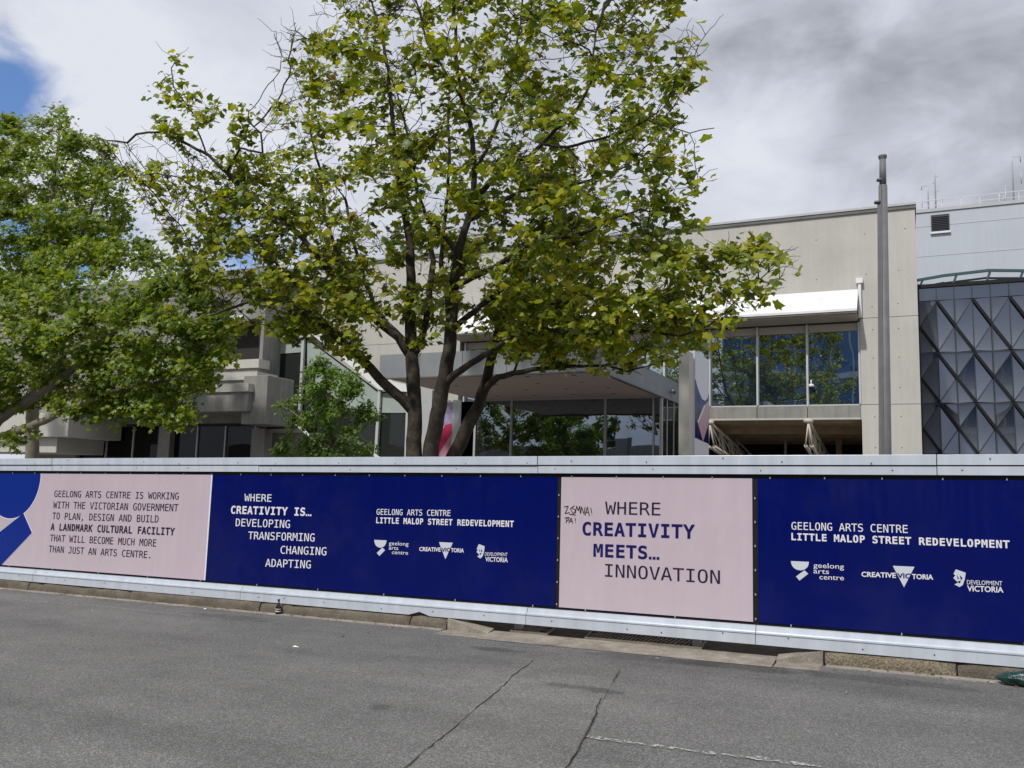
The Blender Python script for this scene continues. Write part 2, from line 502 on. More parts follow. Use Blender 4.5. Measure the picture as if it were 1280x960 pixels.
STAINS = []
for (sx, sy, rx, ry, dk) in ((478, 884, 0.12, 0.10, 0.6), (712, 858, 0.28, 0.10, 0.7), (750, 864, 0.22, 0.13, 0.75),
                             (650, 800, 0.9, 0.25, 0.8), (620, 812, 0.4, 0.12, 0.7), (830, 825, 0.8, 0.2, 0.5), (930, 834, 0.8, 0.18, 0.55),
                             (290, 772, 0.8, 0.2, 0.45), (1100, 850, 0.9, 0.2, 0.5)):
    _p = on_road(sx, sy)
    STAINS.append((float(_p[0]), float(_p[1]), rx, ry, dk))
MT['asphalt'] = asphalt()
MT['asphalt_patch'] = asphalt(1.03, 'asphalt_trench_patch')


# ------------------------------------------------------------------ mesh helpers
class MB:
    def __init__(self):
        self.v, self.f, self.m, self.s = [], [], [], []

    def face(self, pts, mi=0, sm=False):
        b = len(self.v)
        self.v += [tuple(map(float, p)) for p in pts]
        self.f.append(tuple(range(b, b + len(pts))))
        self.m.append(mi)
        self.s.append(sm)
        return self

    def prism(self, pts, vec, mi=0):
        "a planar polygon given its thickness"
        p = [np.array(q, float) for q in pts]
        vec = np.array(vec, float)
        nrm = np.zeros(3)
        for i in range(len(p)):
            nrm += np.cross(p[i] - p[0], p[(i + 1) % len(p)] - p[0])
        if nrm @ vec > 0:
            p = p[::-1]
        b, n = len(self.v), len(p)
        self.v += [tuple(q) for q in p] + [tuple(q + vec) for q in p]
        self.f.append(tuple(range(b, b + n)))
        self.f.append(tuple(range(b + 2 * n - 1, b + n - 1, -1)))
        for i in range(n):
            j = (i + 1) % n
            self.f.append((b + j, b + i, b + n + i, b + n + j))
        self.m += [mi] * (n + 2)
        self.s += [False] * (n + 2)
        return self

    def box(self, x0, x1, y0, y1, z0, z1, mi=0):
        return self.prism([(x0, y0, z0), (x1, y0, z0), (x1, y0, z1), (x0, y0, z1)], (0, y1 - y0, 0), mi)

    def sbox(self, x0, x1, y0, y1, h0, h1, mi=0):
        "box that follows the slope of the street"
        return self.prism([(x0, y0, SLOPE * x0 + h0), (x1, y0, SLOPE * x1 + h0), (x1, y0, SLOPE * x1 + h1), (x0, y0, SLOPE * x0 + h1)], (0, y1 - y0, 0), mi)

    def bar(self, a, b, w, d=None, mi=0, up=(0, 0, 1)):
        a, b = np.array(a, float), np.array(b, float)
        d = d or w
        t = (b - a) / np.linalg.norm(b - a)
        up = np.array(up, float)
        if abs(t @ up) > 0.98:
            up = np.array((0, 1.0, 0))
        s = np.cross(t, up)
        s /= np.linalg.norm(s)
        u = np.cross(s, t)
        q = [a - s * w / 2 - u * d / 2, a + s * w / 2 - u * d / 2, a + s * w / 2 + u * d / 2, a - s * w / 2 + u * d / 2]
        return self.prism(q, b - a, mi)

    def tube(self, pts, rad, n=8, mi=0, cap=True):
        pts = [np.array(p, float) for p in pts]
        if not hasattr(rad, '__len__'):
            rad = [rad] * len(pts)
        b = len(self.v)
        side = None
        for i, p in enumerate(pts):
            t = pts[min(i + 1, len(pts) - 1)] - pts[max(i - 1, 0)]
            t = t / (np.linalg.norm(t) + 1e-12)
            if side is None:
                side = np.cross(t, (0.31, 0.52, 0.79) if abs(t[2]) > 0.9 else (0, 0, 1))
            side = side - t * (side @ t)
            side = side / (np.linalg.norm(side) + 1e-12)
            o = np.cross(t, side)
            for k in range(n):
                a = 2 * math.pi * k / n
                self.v.append(tuple(p + rad[i] * (math.cos(a) * side + math.sin(a) * o)))
        for i in range(len(pts) - 1):
            for k in range(n):
                k2 = (k + 1) % n
                self.f.append((b + i * n + k, b + i * n + k2, b + (i + 1) * n + k2, b + (i + 1) * n + k))
                self.m.append(mi)
                self.s.append(True)
        if cap:
            self.f.append(tuple(range(b + n - 1, b - 1, -1)))
            e_ = b + (len(pts) - 1) * n
            self.f.append(tuple(range(e_, e_ + n)))
            self.m += [mi, mi]
            self.s += [False, False]
        return self

    def build(self, name, mats, parent=None, bevel=0.0):
        me = bpy.data.meshes.new(name)
        o0 = world_loc(parent)
        me.from_pydata([(x - o0[0], y - o0[1], z - o0[2]) for x, y, z in self.v], [], self.f)
        if not isinstance(mats, (list, tuple)):
            mats = [mats]
        for q in mats:
            me.materials.append(MT[q] if isinstance(q, str) else q)
        me.polygons.foreach_set('material_index', self.m)
        me.polygons.foreach_set('use_smooth', self.s)
        me.update()
        return link(name, me, parent, bevel)


LOC = {}


def world_loc(o):
    if o is None:
        return (0, 0, 0)
    return LOC[o.name]


def link(name, me, parent=None, bevel=0.0):
    o = bpy.data.objects.new(name, me)
    COL.objects.link(o)
    o.parent = parent
    LOC[o.name] = world_loc(parent)
    if bevel:
        b = o.modifiers.new('bevel', 'BEVEL')
        b.width = bevel
        b.segments = 2
        b.limit_method = 'ANGLE'
    return o


def tag(o, label=None, cat=None, group=None, kind=None):
    for k, v in (('label', label), ('category', cat), ('group', group), ('kind', kind)):
        if v:
            o[k] = v
    return o


def thing(name, loc, label, cat, group=None):
    o = bpy.data.objects.new(name, None)
    COL.objects.link(o)
    o.empty_display_size = 0.3
    o.location = tuple(map(float, loc))
    LOC[o.name] = tuple(map(float, loc))
    return tag(o, label, cat, group)


# ------------------------------------------------------------------ setting
def sheet(name, x0, x1, y0, y1, h, m, nx=1, ny=1):
    b = MB()
    b.face([(x0, y0, SLOPE * x0 + h), (x1, y0, SLOPE * x1 + h), (x1, y1, SLOPE * x1 + h), (x0, y1, SLOPE * x0 + h)])
    return tag(b.build(name, m), kind='structure')


KERB_Y = 8.5
sheet('ground', -600, 600, -600, 600, -0.02, 'grey_concrete')
sheet('road', -90, 90, -9.0, KERB_Y - 0.02, ROAD_Z, 'asphalt')
sheet('forecourt', -90, 90, 9.6, 60, 0.20, 'grey_concrete')
sheet('pavement', -90, 90, -14.5, -9.0, ROAD_Z + 0.12, 'kerb_light')

# kerb stones, the dropped crossing and the gutter
XC0, XC1 = float(on_road(562, 786)[0]), float(on_road(1030, 832)[0])
b = MB()
b.sbox(-90, XC0 - 0.02, KERB_Y - 0.10, KERB_Y, -0.1, ROAD_Z + 0.008)
b.sbox(XC1 + 0.02, 90, KERB_Y - 0.10, KERB_Y, -0.1, ROAD_Z + 0.008)
tag(b.build('gutter', 'gutter'), kind='structure')
b = MB()


def kerb_run(b, xs, mi):
    "worn stones: a rounded, chipped front edge swept along the street"
    for a, c in zip(xs[:-1], xs[1:]):
        j, dz = random.uniform(-0.008, 0.008), random.uniform(-0.006, 0.006)
        n_ = max(4, int((c - a) / 0.12))
        base = len(b.v)
        sec = [(0.0, -0.1), (0.0, ROAD_Z + 0.05), (0.006, ROAD_Z + 0.088), (0.022, ROAD_Z + 0.112), (0.05, ROAD_Z + 0.121), (0.32, ROAD_Z + 0.123), (0.32, -0.1)]
        for i in range(n_ + 1):
            u = a + 0.006 + (c - a - 0.012) * i / n_
            chip = random.gauss(0, 0.004) + (0.014 if random.random() < 0.07 else 0) + (0.012 if i in (0, n_) else 0)
            for k, (y, h) in enumerate(sec):
                e_ = chip if k in (2, 3) else (random.gauss(0, 0.003) if k == 1 else 0)
                b.v.append((u, KERB_Y + j + y + e_, SLOPE * u + h + dz - (0.6 * e_ if k in (2, 3, 4) else 0)))
        m_ = len(sec)
        for i in range(n_):
            for k in range(m_ - 1):
                q = base + i * m_ + k
                b.f.append((q, q + m_, q + m_ + 1, q + 1))
                b.m.append(mi)
                b.s.append(k in (1, 2, 3))
        b.f.append(tuple(base + k for k in range(m_)))
        b.f.append(tuple(base + n_ * m_ + k for k in range(m_ - 1, -1, -1)))
        b.m += [mi, mi]
        b.s += [False, False]


jx = [float(on_road(p, q)[0]) for p, q in ((46, 737), (177, 748), (337, 763), (519, 781))]
run = [jx[0] - 2.4 * k for k in range(8, 0, -1)] + jx + [XC0]
kerb_run(b, run, 0)
k1 = float(on_road(1197, 848)[0])
kerb_run(b, [XC1, k1], 1)
kerb_run(b, [k1 + 1.9 * k for k in range(0, 9)], 0)
tag(b.build('kerb', ['kerb', 'kerb_pebble']), kind='structure')
# dropped crossing: an apron with a tapered wing at each end
b = MB()
xa, xb = float(on_road(622, 790)[0]), float(on_road(972, 826)[0])


def wing(x0, x1):
    "x0 full kerb height, x1 lowered"
    z0, z1 = SLOPE * x0, SLOPE * x1
    lo, hi, ap = ROAD_Z - 0.1, ROAD_Z + 0.122, ROAD_Z + 0.022
    y0, y1 = KERB_Y, KERB_Y + 0.055
    v = [(x0, y0, z0 + lo), (x1, y0 - 0.1, z1 + lo), (x1, y0 - 0.1, z1 + ap), (x0, y0, z0 + hi),
         (x0, y1, z0 + lo), (x1, y1, z1 + lo), (x1, y1, z1 + ap + 0.03), (x0, y1, z0 + hi)]
    for q in ((0, 1, 2, 3), (3, 2, 6, 7), (5, 4, 7, 6), (4, 0, 3, 7), (1, 5, 6, 2), (4, 5, 1, 0)):
        b.face([v[i] for i in (q if x1 > x0 else q[::-1])])


wing(XC0 + 0.01, xa)
wing(XC1 - 0.01, xb)
n = 1
for i in range(n):
    u0, u1 = xa + (xb - xa) * i / n + 0.006, xa + (xb - xa) * (i + 1) / n - 0.006
    v = []
    for u in (u0, u1):
        z = SLOPE * u + ROAD_Z
        v += [(u, KERB_Y - 0.36, z + 0.004), (u, KERB_Y - 0.1, z + 0.022), (u, KERB_Y + 0.05, z + 0.03)]
    b.face([v[0], v[3], v[4], v[1]])
    b.face([v[1], v[4], v[5], v[2]])
for s0, s1 in ((XC0 + 0.01, xa), (xb, XC1 - 0.01)):
    b.sbox(s0, s1, KERB_Y - 0.30, KERB_Y - 0.001, -0.1, ROAD_Z + 0.006)
tag(b.build('driveway_crossing', 'kerb_light', None, 0.012), kind='structure')
# the ground right behind the kerb line, hidden in the shade under the hoarding
b = MB()
b.sbox(-90, XC0, KERB_Y + 0.33, 9.6, -0.1, ROAD_Z + 0.10)
b.sbox(XC1, 90, KERB_Y + 0.33, 9.6, -0.1, ROAD_Z + 0.10)
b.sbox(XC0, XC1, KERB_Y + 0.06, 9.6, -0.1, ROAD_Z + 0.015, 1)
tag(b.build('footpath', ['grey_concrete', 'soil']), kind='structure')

# dead leaves and grit blown along the gutter
b = MB()
rs = np.random.default_rng(5)
for i in range(420):
    x = rs.uniform(-13.5, 2.0)
    y = KERB_Y - abs(rs.normal(0, 0.10)) - 0.012 if rs.random() < 0.8 else KERB_Y - rs.uniform(0.1, 1.2)
    if XC0 - 0.1 < x < XC1 + 0.1 and y > KERB_Y - 0.4:
        continue
    s, a = rs.uniform(0.006, 0.024), rs.uniform(0, 6.28)
    z = gz(x) + 0.012
    c_, s_ = math.cos(a) * s, math.sin(a) * s
    b.face([(x - c_, y - s_, z + rs.uniform(0, 0.006)), (x + s_ * 0.5, y - c_ * 0.5, z + rs.uniform(0, 0.012)), (x + c_, y + s_, z + rs.uniform(0, 0.006)), (x - s_ * 0.5, y + c_ * 0.5, z + rs.uniform(0, 0.012))], int(rs.integers(0, 3)))
tag(b.build('leaf_litter', ['dead_leaf', 'grit_dark', 'grit_pale']), 'dry brown leaves and grit strewn along the gutter', 'leaf litter', kind='stuff')

# repaired trench between the two cracks
b = MB()
b.face([on_road(x_, y_, 0.004) for x_, y_ in ((655, 818), (490, 980), (700, 980), (716, 948), (745, 890), (768, 848), (776, 832))])
tag(b.build('road_patch', 'asphalt_patch'), kind='structure')

# cracks and worn line in the road
b = MB()


def strip(b, px, w, up, jit=0.02, mi=0, step=0.08):
    P = [on_road(x, y, up) for x, y in px]
    pts = []
    for a, c in zip(P[:-1], P[1:]):
        k = max(1, int(np.linalg.norm(c - a) / step))
        pts += [a + (c - a) * i / k for i in range(k)]
    pts.append(P[-1])
    t = P[-1] - P[0]
    s = np.array((-t[1], t[0], 0)) / np.hypot(t[0], t[1])
    off, prev = 0.0, None
    for i, p in enumerate(pts):
        off = 0.75 * off + random.gauss(0, jit)
        ww = w * random.uniform(0.35, 1.4) / 2
        q0, q1 = p + s * (off - ww), p + s * (off + ww)
        q0[2] = SLOPE * q0[0] + ROAD_Z + up
        q1[2] = SLOPE * q1[0] + ROAD_Z + up
        if prev is not None:
            b.face([prev[0], q0, q1, prev[1]], mi)
        prev = (q0, q1)


strip(b, [(668, 825), (640, 845), (600, 880), (560, 914), (515, 952), (490, 975)], 0.008, 0.008, 0.007)
strip(b, [(774, 838), (765, 852)], 0.007, 0.008, 0.008)
strip(b, [(752, 872), (742, 895), (732, 920), (714, 948), (700, 975)], 0.009, 0.008, 0.008)
tag(b.build('road_crack', 'crack'), kind='structure')


def worn_paint():
    m = mat('worn_road_paint', (0.42, 0.415, 0.40), 0.8, 0.2, var=0.15, vscale=20)
    t = m.node_tree
    b_ = t.nodes['Principled BSDF']
    geo = nd(t, 'ShaderNodeNewGeometry')
    n = nd(t, 'ShaderNodeTexNoise', i_Scale=38.0, i_Detail=5.0, i_Roughness=0.7)
    t.links.new(geo.outputs['Position'], n.inputs['Vector'])
    mr = nd(t, 'ShaderNodeMapRange')
    mr.inputs['From Min'].default_value = 0.46
    mr.inputs['From Max'].default_value = 0.58
    t.links.new(n.outputs['Fac'], mr.inputs['Value'])
    t.links.new(mr.outputs[0], b_.inputs['Alpha'])
    return m


MT['worn_paint'] = worn_paint()
b = MB()
strip(b, [(733, 920), (800, 929), (900, 942), (1027, 958)], 0.055, 0.008, 0.004, step=0.05)
tag(b.build('road_marking', 'worn_paint'), kind='structure')
b = MB()
strip(b, [(0, 748), (120, 757), (250, 770)], 0.035, 0.004, 0.004)
strip(b, [(285, 779), (330, 774), (370, 771)], 0.02, 0.004, 0.004)
tag(b.build('road_seam', 'worn_paint'), kind='structure')

# ------------------------------------------------------------------ buildings


def px_box(b, x0, y0, x1, y1, Y, dep, mi=0, zlow=None):
    p, q = at(x0, y0, Y), at(x1, y1, Y)
    z0, z1 = min(p[2], q[2]), max(p[2], q[2])
    if zlow is not None:
        z0 = zlow
    return b.box(min(p[0], q[0]), max(p[0], q[0]), Y, Y + dep, z0, z1, mi)


# --- the theatre block
FY = 27.0
th = thing('theatre_building', (-8, FY, 0), 'pale concrete theatre block with white awning over a band of upstairs windows', 'building')
XR, XP, XA, XL = 0.378, -1.20, -14.8, -23.6
b = MB()
b.box(XL, XR, FY, FY + 0.4, 6.97, 10.2)
b.box(XP, XR, FY, FY + 0.4, 4.375, 6.955)
b.box(XP, XR, FY, FY + 0.4, -0.5, 4.36)
b.box(XL, XA, FY, FY + 0.4, -0.5, 6.955)
b.box(XL + 0.01, XR - 0.012, FY + 0.41, FY + 12, 7.0, 10.15)
b.box(XP + 0.02, XR - 0.012, FY + 0.41, FY + 9, -0.5, 6.99)
for x, z in ((0.1, 9.6), (-1.0, 9.55), (-2.4, 9.5), (-3.9, 9.4), (-1.0, 8.3), (-2.4, 8.25), (-0.1, 8.35), (-3.9, 8.2), (-5.3, 9.3), (-0.85, 7.3),
             (-0.15, 7.35), (-0.85, 6.6), (-0.15, 6.6), (-0.85, 5.75), (-0.15, 5.75), (-0.85, 4.85), (-0.15, 4.85), (-0.85, 4.0), (-0.15, 4.0),
             (-0.85, 3.1), (-0.15, 3.1)):
    b.prism([(x + 0.019 * math.cos(a), FY - 0.002, z + 0.019 * math.sin(a)) for a in np.linspace(0, 6.283, 9)[:-1]], (0, 0.02, 0), 1)
b.build('wall', ['concrete', 'joint'], th)
b = MB()
b.box(XP + 0.005, XR - 0.02, FY + 0.03, FY + 0.38, 4.355, 4.38)
b.box(XL + 0.005, XR - 0.02, FY + 0.03, FY + 0.38, 6.95, 6.975)
b.build('wall_joint', 'joint', th)
b = MB()
b.box(XL - 0.03, XR + 0.035, FY - 0.05, FY + 12.05, 10.2, 10.3)
b.box(XL - 0.03, XR + 0.035, FY - 0.075, FY + 0.3, 10.3, 10.37, 1)
b.build('roof_flashing', ['flashing', 'steel'], th)
mx = [-1.237 - 1.486 * k for k in range(10)]
for k in range(9):
    x1, x0 = mx[k] - 0.03, mx[k + 1] + 0.03
    bb = MB()
    bb.box(x0, x1, FY + 0.2, FY + 0.23, 4.40, 6.62)
    wp = bb.build('window', 'win_glass', th)
    bb = MB()
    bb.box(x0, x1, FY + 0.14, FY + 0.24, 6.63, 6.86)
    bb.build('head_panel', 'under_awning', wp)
b = MB()
for k, x in enumerate(mx):
    b.box(x - 0.028, x + 0.028, FY + 0.06, FY + 0.25, 3.97 if k == 1 else 4.40, 6.87)
b.box(mx[-1], mx[0], FY + 0.1, FY + 0.26, 4.355, 4.40)
b.box(mx[-1], mx[0], FY + 0.12, FY + 0.27, 6.865, 6.90, 1)
b.build('mullion_frame', ['mullion', 'dark_mullion'], th)
b = MB()
for k in range(9):
    b.box(mx[k + 1] + 0.01, mx[k] - 0.012, FY - 0.02, FY + 0.3, 3.99, 4.352)
b.box(mx[-1], mx[0], FY - 0.05, FY + 0.32, 3.93, 3.985, 1)
b.build('spandrel', ['grey_concrete', 'concrete'], th)
# sloping white awning above the windows
za = float(at(1072, 388, 26.15)[2])
sec = [(FY - 0.004, 7.865), (FY - 0.004, 7.80), (26.2, za + 0.02), (26.15, za), (26.15, za + 0.07)]
b = MB()
b.prism([(XA, y, z) for y, z in sec], (XP - 0.03 - XA, 0, 0))
aw = b.build('awning', 'white_paint', th)
b = MB()
b.box(XA, XP - 0.03, 26.17, 26.23, za - 0.06, za - 0.003)
b.build('awning_edge', 'flashing', aw)
b = MB()
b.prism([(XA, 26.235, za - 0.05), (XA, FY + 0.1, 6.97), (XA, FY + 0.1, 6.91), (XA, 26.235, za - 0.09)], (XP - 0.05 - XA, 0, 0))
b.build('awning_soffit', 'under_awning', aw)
b = MB()
b.box(XP - 0.025, XP + 0.06, FY - 0.12, FY - 0.006, 6.98, 8.02)
b.box(XP - 0.08, XP + 0.11, FY - 0.16, FY - 0.005, 8.021, 8.17)
b.build('awning_bracket', 'white_paint', aw)
# open undercroft below the windows with its tubular trusses
b = MB()
b.box(-6.6, XP - 0.005, FY + 0.33, 36, 3.86, 3.94)
for y in (28.6, 30.6, 32.6, 34.6):
    b.box(-6.6, XP - 0.006, y, y + 0.25, 3.62, 3.859)
b.build('undercroft_ceiling', 'timber', th)
b = MB()
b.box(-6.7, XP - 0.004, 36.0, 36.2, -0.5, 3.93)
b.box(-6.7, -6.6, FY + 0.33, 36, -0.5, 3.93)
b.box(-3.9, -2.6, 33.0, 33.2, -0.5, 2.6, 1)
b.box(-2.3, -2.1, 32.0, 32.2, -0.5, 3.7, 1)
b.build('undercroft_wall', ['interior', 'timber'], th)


def truss(p_top, p_bot, q_top, q_bot, name='truss'):
    b = MB()
    n = 4
    for s in (-0.09, 0.09):
        o = np.array((s, 0, 0))
        b.tube([p_bot + o, q_bot + o], 0.05, 8)
    b.tube([p_top, q_top], 0.055, 8)
    b.tube([p_top + (-0.13, 0, 0), p_top + (0.13, 0, 0)], 0.075, 8)
    for i in range(n + 1):
        u = i / n
        t0 = p_top + (q_top - p_top) * u
        for s in (-0.09, 0.09):
            o = np.array((s, 0, 0))
            c = p_bot + (q_bot - p_bot) * u + o
            b.tube([t0, c], 0.026, 6)
            if i < n:
                v = (i + 1) / n
                b.tube([t0, p_bot + (q_bot - p_bot) * v + o], 0.022, 6)
    return b.build(name, 'truss_paint', th)


truss(at(1010.5, 526, 26.7), at(1011, 557, 26.7), at(1036, 570, 31), at(1030, 590, 31))
truss(at(887, 528, 26.7), at(889, 558, 26.7), at(930, 566, 31), at(940, 590, 31))
b = MB()
b.bar(at(922, 541, 30), at(990, 549, 30), 0.08)
b.bar(at(922, 541, 30), at(922, 575, 30), 0.09)
b.bar(at(982, 549, 30), at(982, 575, 30), 0.09)
b.bar(at(924, 553, 30), at(945, 575, 30), 0.06)
b.build('inner_frame', 'grey_concrete', th)

cam_ = thing('security_camera', at(1014, 482, 26.9), 'small white dome security camera in front of the upstairs theatre window', 'security camera')
p = at(1014, 482, 26.85)
b = MB()
b.tube([p + (0, 0.15, 0.16), p + (0, 0, 0.16), p + (0, 0, 0.02)], 0.022, 6)
b.tube([p + (0, 0, 0.05), p + (0, 0, 0.02), p + (0, 0, -0.04)], [0.05, 0.085, 0.085], 10)
b.build('housing', 'white_paint', cam_)
b = MB()
b.tube([p + (0, 0, -0.042), p + (0, 0, -0.09), p + (0, 0, -0.125), p + (0, 0, -0.14)], [0.075, 0.068, 0.04, 0.01], 10)
b.build('dome', 'black', cam_)

# --- fly tower behind
ft = thing('fly_tower', (-16, 40, 0), 'tall pale blue fly tower showing through the big tree behind the theatre', 'building')
xf0, xf1 = float(at(495, 300, 40)[0]), float(at(800, 268, 40)[0])
b = MB()
b.box(xf0, xf1, 40, 52, -0.5, 15.35)
b.build('wall', 'pale_cladding', ft)
b = MB()
b.box(xf0 - 0.06, xf1 + 0.06, 39.92, 52.06, 15.35, 15.6)
b.build('roof_edge', 'steel', ft)

# --- entrance pavilion with its deep canopy
ZS, YG, YF, XE = 4.454, 24.4, 18.8, -6.55
XW = float(at(475, 470, YF)[0])
pv = thing('entrance_pavilion', (-9.5, 22, 0), 'glazed entrance pavilion under a deep grey canopy behind the tree trunks', 'building')
b = MB()
b.box(XW + 0.05, XE - 0.05, YF + 0.05, YG + 2.55, ZS, ZS + 0.06)
for i in range(4):
    for j in range(4):
        x, y = XE - 0.9 - i * 1.25 - 0.3 * (j % 2), YF + 0.7 + j * 1.35
        b.prism([(x + 0.07 * math.cos(a), y + 0.07 * math.sin(a), ZS - 0.004) for a in np.linspace(0, 6.283, 9)[:-1]], (0, 0, 0.01), 1)
b.build('soffit', ['canopy_soffit', 'joint'], pv)
b = MB()
x = XW
while x < XE - 0.1:
    x2 = min(x + 1.25, XE)
    b.box(x + 0.006, x2 - 0.006, YF - 0.05, YF + 0.04, ZS - 0.02, ZS + 0.6)
    x = x2
y = YF + 0.045
while y < 26.9:
    y2 = min(y + 1.2, 26.9)
    b.box(XE - 0.04, XE + 0.05, y + 0.004, y2 - 0.004, ZS - 0.02, ZS + 0.6)
    y = y2
b.box(XW + 0.03, XE - 0.05, YF + 0.045, 26.9, ZS + 0.5, ZS + 0.55)
b.build('fascia', 'zinc', pv)
b = MB()
b.box(XW, XE + 0.055, YF - 0.055, YF + 0.05, ZS - 0.055, ZS - 0.022)
b.box(XE - 0.045, XE + 0.055, YF + 0.052, 26.9, ZS - 0.055, ZS - 0.022)
b.build('fascia_drip', 'flashing', pv)
gx = [XW] + [float(at(p_, 520, YG)[0]) for p_ in (560, 640.0, 757, 817)] + [XE]
for a, c in zip(gx[:-1], gx[1:]):
    b = MB()
    b.box(a + 0.03, c - 0.03, YG, YG + 0.03, -0.3, ZS - 0.06)
    b.build('entrance_pane', 'door_glass', pv)
b = MB()
for i, a in enumerate(gx):
    w = 0.02 if i in (4,) else 0.035
    b.box(a - w, a + w, YG - 0.06, YG + 0.08, -0.3, ZS - 0.002)
b.box(gx[0], gx[-1], YG - 0.05, YG + 0.07, ZS - 0.058, ZS - 0.003)
for y in (25.0, 25.8, 26.6):
    b.box(XE - 0.03, XE + 0.03, y - 0.03, y + 0.03, -0.3, ZS - 0.06)
b.build('mullion_frame', 'steel', pv)
b = MB()
b.box(XE - 0.012, XE + 0.012, YG + 0.085, 26.9, -0.3, ZS - 0.06)
b.build('side_pane', 'gallery_glass', pv)
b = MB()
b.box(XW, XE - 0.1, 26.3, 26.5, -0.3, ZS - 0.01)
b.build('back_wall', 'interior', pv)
cp = atx(838.5, 489, XE + 0.05)
sc2 = thing('security_camera', cp, 'small dark security camera on the side of the grey entrance canopy', 'security camera')
b = MB()
b.tube([cp + (-0.01, 0, 0), cp + (0.09, 0, 0.0)], 0.05, 8)
b.build('mount', 'steel', sc2)
b = MB()
b.tube([cp + (0.10, 0.09, -0.03), cp + (0.14, -0.16, -0.07)], 0.05, 8)
b.build('camera_body', 'dark_mullion', sc2)

# --- free-standing column and blade sign by the entrance
c0, c1 = at(848.4, 439, 20.0), at(861.6, 439, 20.0)
b = MB()
b.box(c0[0], c1[0], 20.0, 20.42, -0.3, c0[2])
tag(b.build('concrete_column', 'concrete', None, 0.015), 'slender square concrete column standing beside the blade sign', 'column')
XS = float(at(868.5, 438, 20.5)[0])
ysf = 20.5
d_ = ray(886, 452)
# far edge of the blade where the sight line meets its plane
yfar = float(XS / d_[0] * d_[1])
ztop = float(at(868.5, 438, 20.5)[2])
bs = thing('blade_sign', (XS - 0.1, ysf, 0), 'tall white blade sign with navy field and pink diamond beside the concrete column', 'sign')
b = MB()
b.box(XS - 0.14, XS, ysf, yfar, 0.3, ztop)
b.build('panel', 'sign_white', bs)
b = MB()
b.box(XS - 0.24, XS - 0.145, ysf + 0.05, ysf + 0.16, -0.3, ztop - 0.02)
b.build('post', 'dark_mullion', bs)


def bl(px, py):
    p_ = atx(px, py, XS)
    return np.array((XS, min(max(p_[1], ysf), yfar), p_[2]))


def blade_poly(name, m, pts, dx):
    b = MB()
    b.prism([bl(*q) + (dx, 0, 0) for q in pts], (0.003, 0, 0))
    return b.build(name, m, bs)


blade_poly('navy_field', 'navy', [(868.5, 474), (886, 480), (886, 555), (868.5, 547)], 0.0015)
arc = [(868.5, 440), (886, 452)] + [(886, 490), (884, 498), (881, 501), (877.5, 499), (874, 491), (871, 482), (868.5, 472)]
blade_poly('white_half_disc', 'sign_white', arc, 0.005)
blade_poly('pink_diamond', 'sign_pink', [(886, 500), (879, 508), (871.5, 527), (878.5, 552), (886, 528)], 0.005)
blade_poly('diamond_edge', 'sign_white', [(880, 506), (871.2, 527), (872.6, 528.5), (881, 508)], 0.009)

# --- poster stand and pale posts seen between the stems
ps = thing('poster_stand', at(556, 571, 17.5), 'pink and crimson poster on a pale stand seen between the tree stems', 'poster')
b = MB()
px_box(b, 545, 502, 566, 585, 17.5, 0.06)
b.build('panel', 'sign_white', ps)
for nm, m, pts in (('pink_print', 'poster_pink', [(545.5, 572), (565.5, 541), (565.5, 584), (545.5, 584)]),
                   ('red_print', 'poster_red', [(545.5, 553), (557, 531), (565.5, 529), (565.5, 540.6), (545.5, 571.5)]),
                   ('lilac_print', 'poster_lilac', [(545.5, 503), (565.5, 503), (565.5, 528.6), (557, 530.6), (545.5, 552.5)])):
    b = MB()
    b.prism([at(x_, y_, 17.496) for x_, y_ in pts], (0, 0.003, 0))
    b.build(nm, m, ps)
b = MB()
px_box(b, 566.3, 500, 571, 585, 17.45, 0.12)
b.build('post', 'steel', ps)
b = MB()
px_box(b, 526, 488, 537, 575, 23.2, 0.3, zlow=-0.3)
tag(b.build('pale_post', 'steel'), 'pale square post glimpsed in the fork of the big tree', 'post')

# --- raked glazed gallery left of the entrance
gl = thing('gallery_wing', (-17.5, 25, 0), 'glazed gallery wing under a raked white beam behind the small leafy tree', 'building')
GY = 25.0
b = MB()


def gpoly(b, pts, Y, dep, mi=0):
    return b.prism([at(x_, y_, Y) for x_, y_ in pts], (0, dep, 0), mi)


gpoly(b, [(379, 409), (388, 405), (478, 474), (513, 482), (513, 490), (474, 487)], GY - 0.25, 0.7)
b.build('raked_beam', 'white_paint', gl)
b = MB()
gpoly(b, [(339, 421), (378, 418), (474, 489), (511, 490), (511, 590), (331, 590)], GY, 0.03)
gz_ = b.build('glazing', 'gallery_glass', gl)
for poly in ([(340, 422), (379, 420), (379, 440), (340, 443)], [(384, 425), (472, 490), (471, 515), (440, 514), (384, 470)], [(478, 491), (509, 491), (508, 516), (477, 516)]):
    b = MB()
    gpoly(b, poly, GY - 0.03, 0.02)
    b.build('blind', 'blind', gz_)
b = MB()
for x0, y0, x1, y1 in ((337, 420, 328, 575), (380, 420, 372, 575), (475, 487, 470, 575), (511, 488, 508, 575)):
    b = MB()
    b.bar(at(x0, y0, GY - 0.1), at(x1, y1, GY - 0.1), 0.11, 0.11)
    b.build('mullion', 'mullion', gl)
for yy in (500, 519):
    b = MB()
    b.bar(at(341, yy, GY - 0.06), at(374, yy - 1, GY - 0.06), 0.055)
    b.build('transom', 'mullion', gl)
b = MB()
px_box(b, 326, 399, 388, 421, GY - 0.2, 0.6)
b.build('lintel', 'concrete', gl)
b = MB()
px_box(b, 326, 536, 376, 541, GY - 0.25, 0.3)
b.build('sill', 'concrete', gl)
b = MB()
px_box(b, 327, 541, 376, 600, GY - 0.2, 0.15, zlow=-0.3)
b.build('brick_base', 'brick', gl)
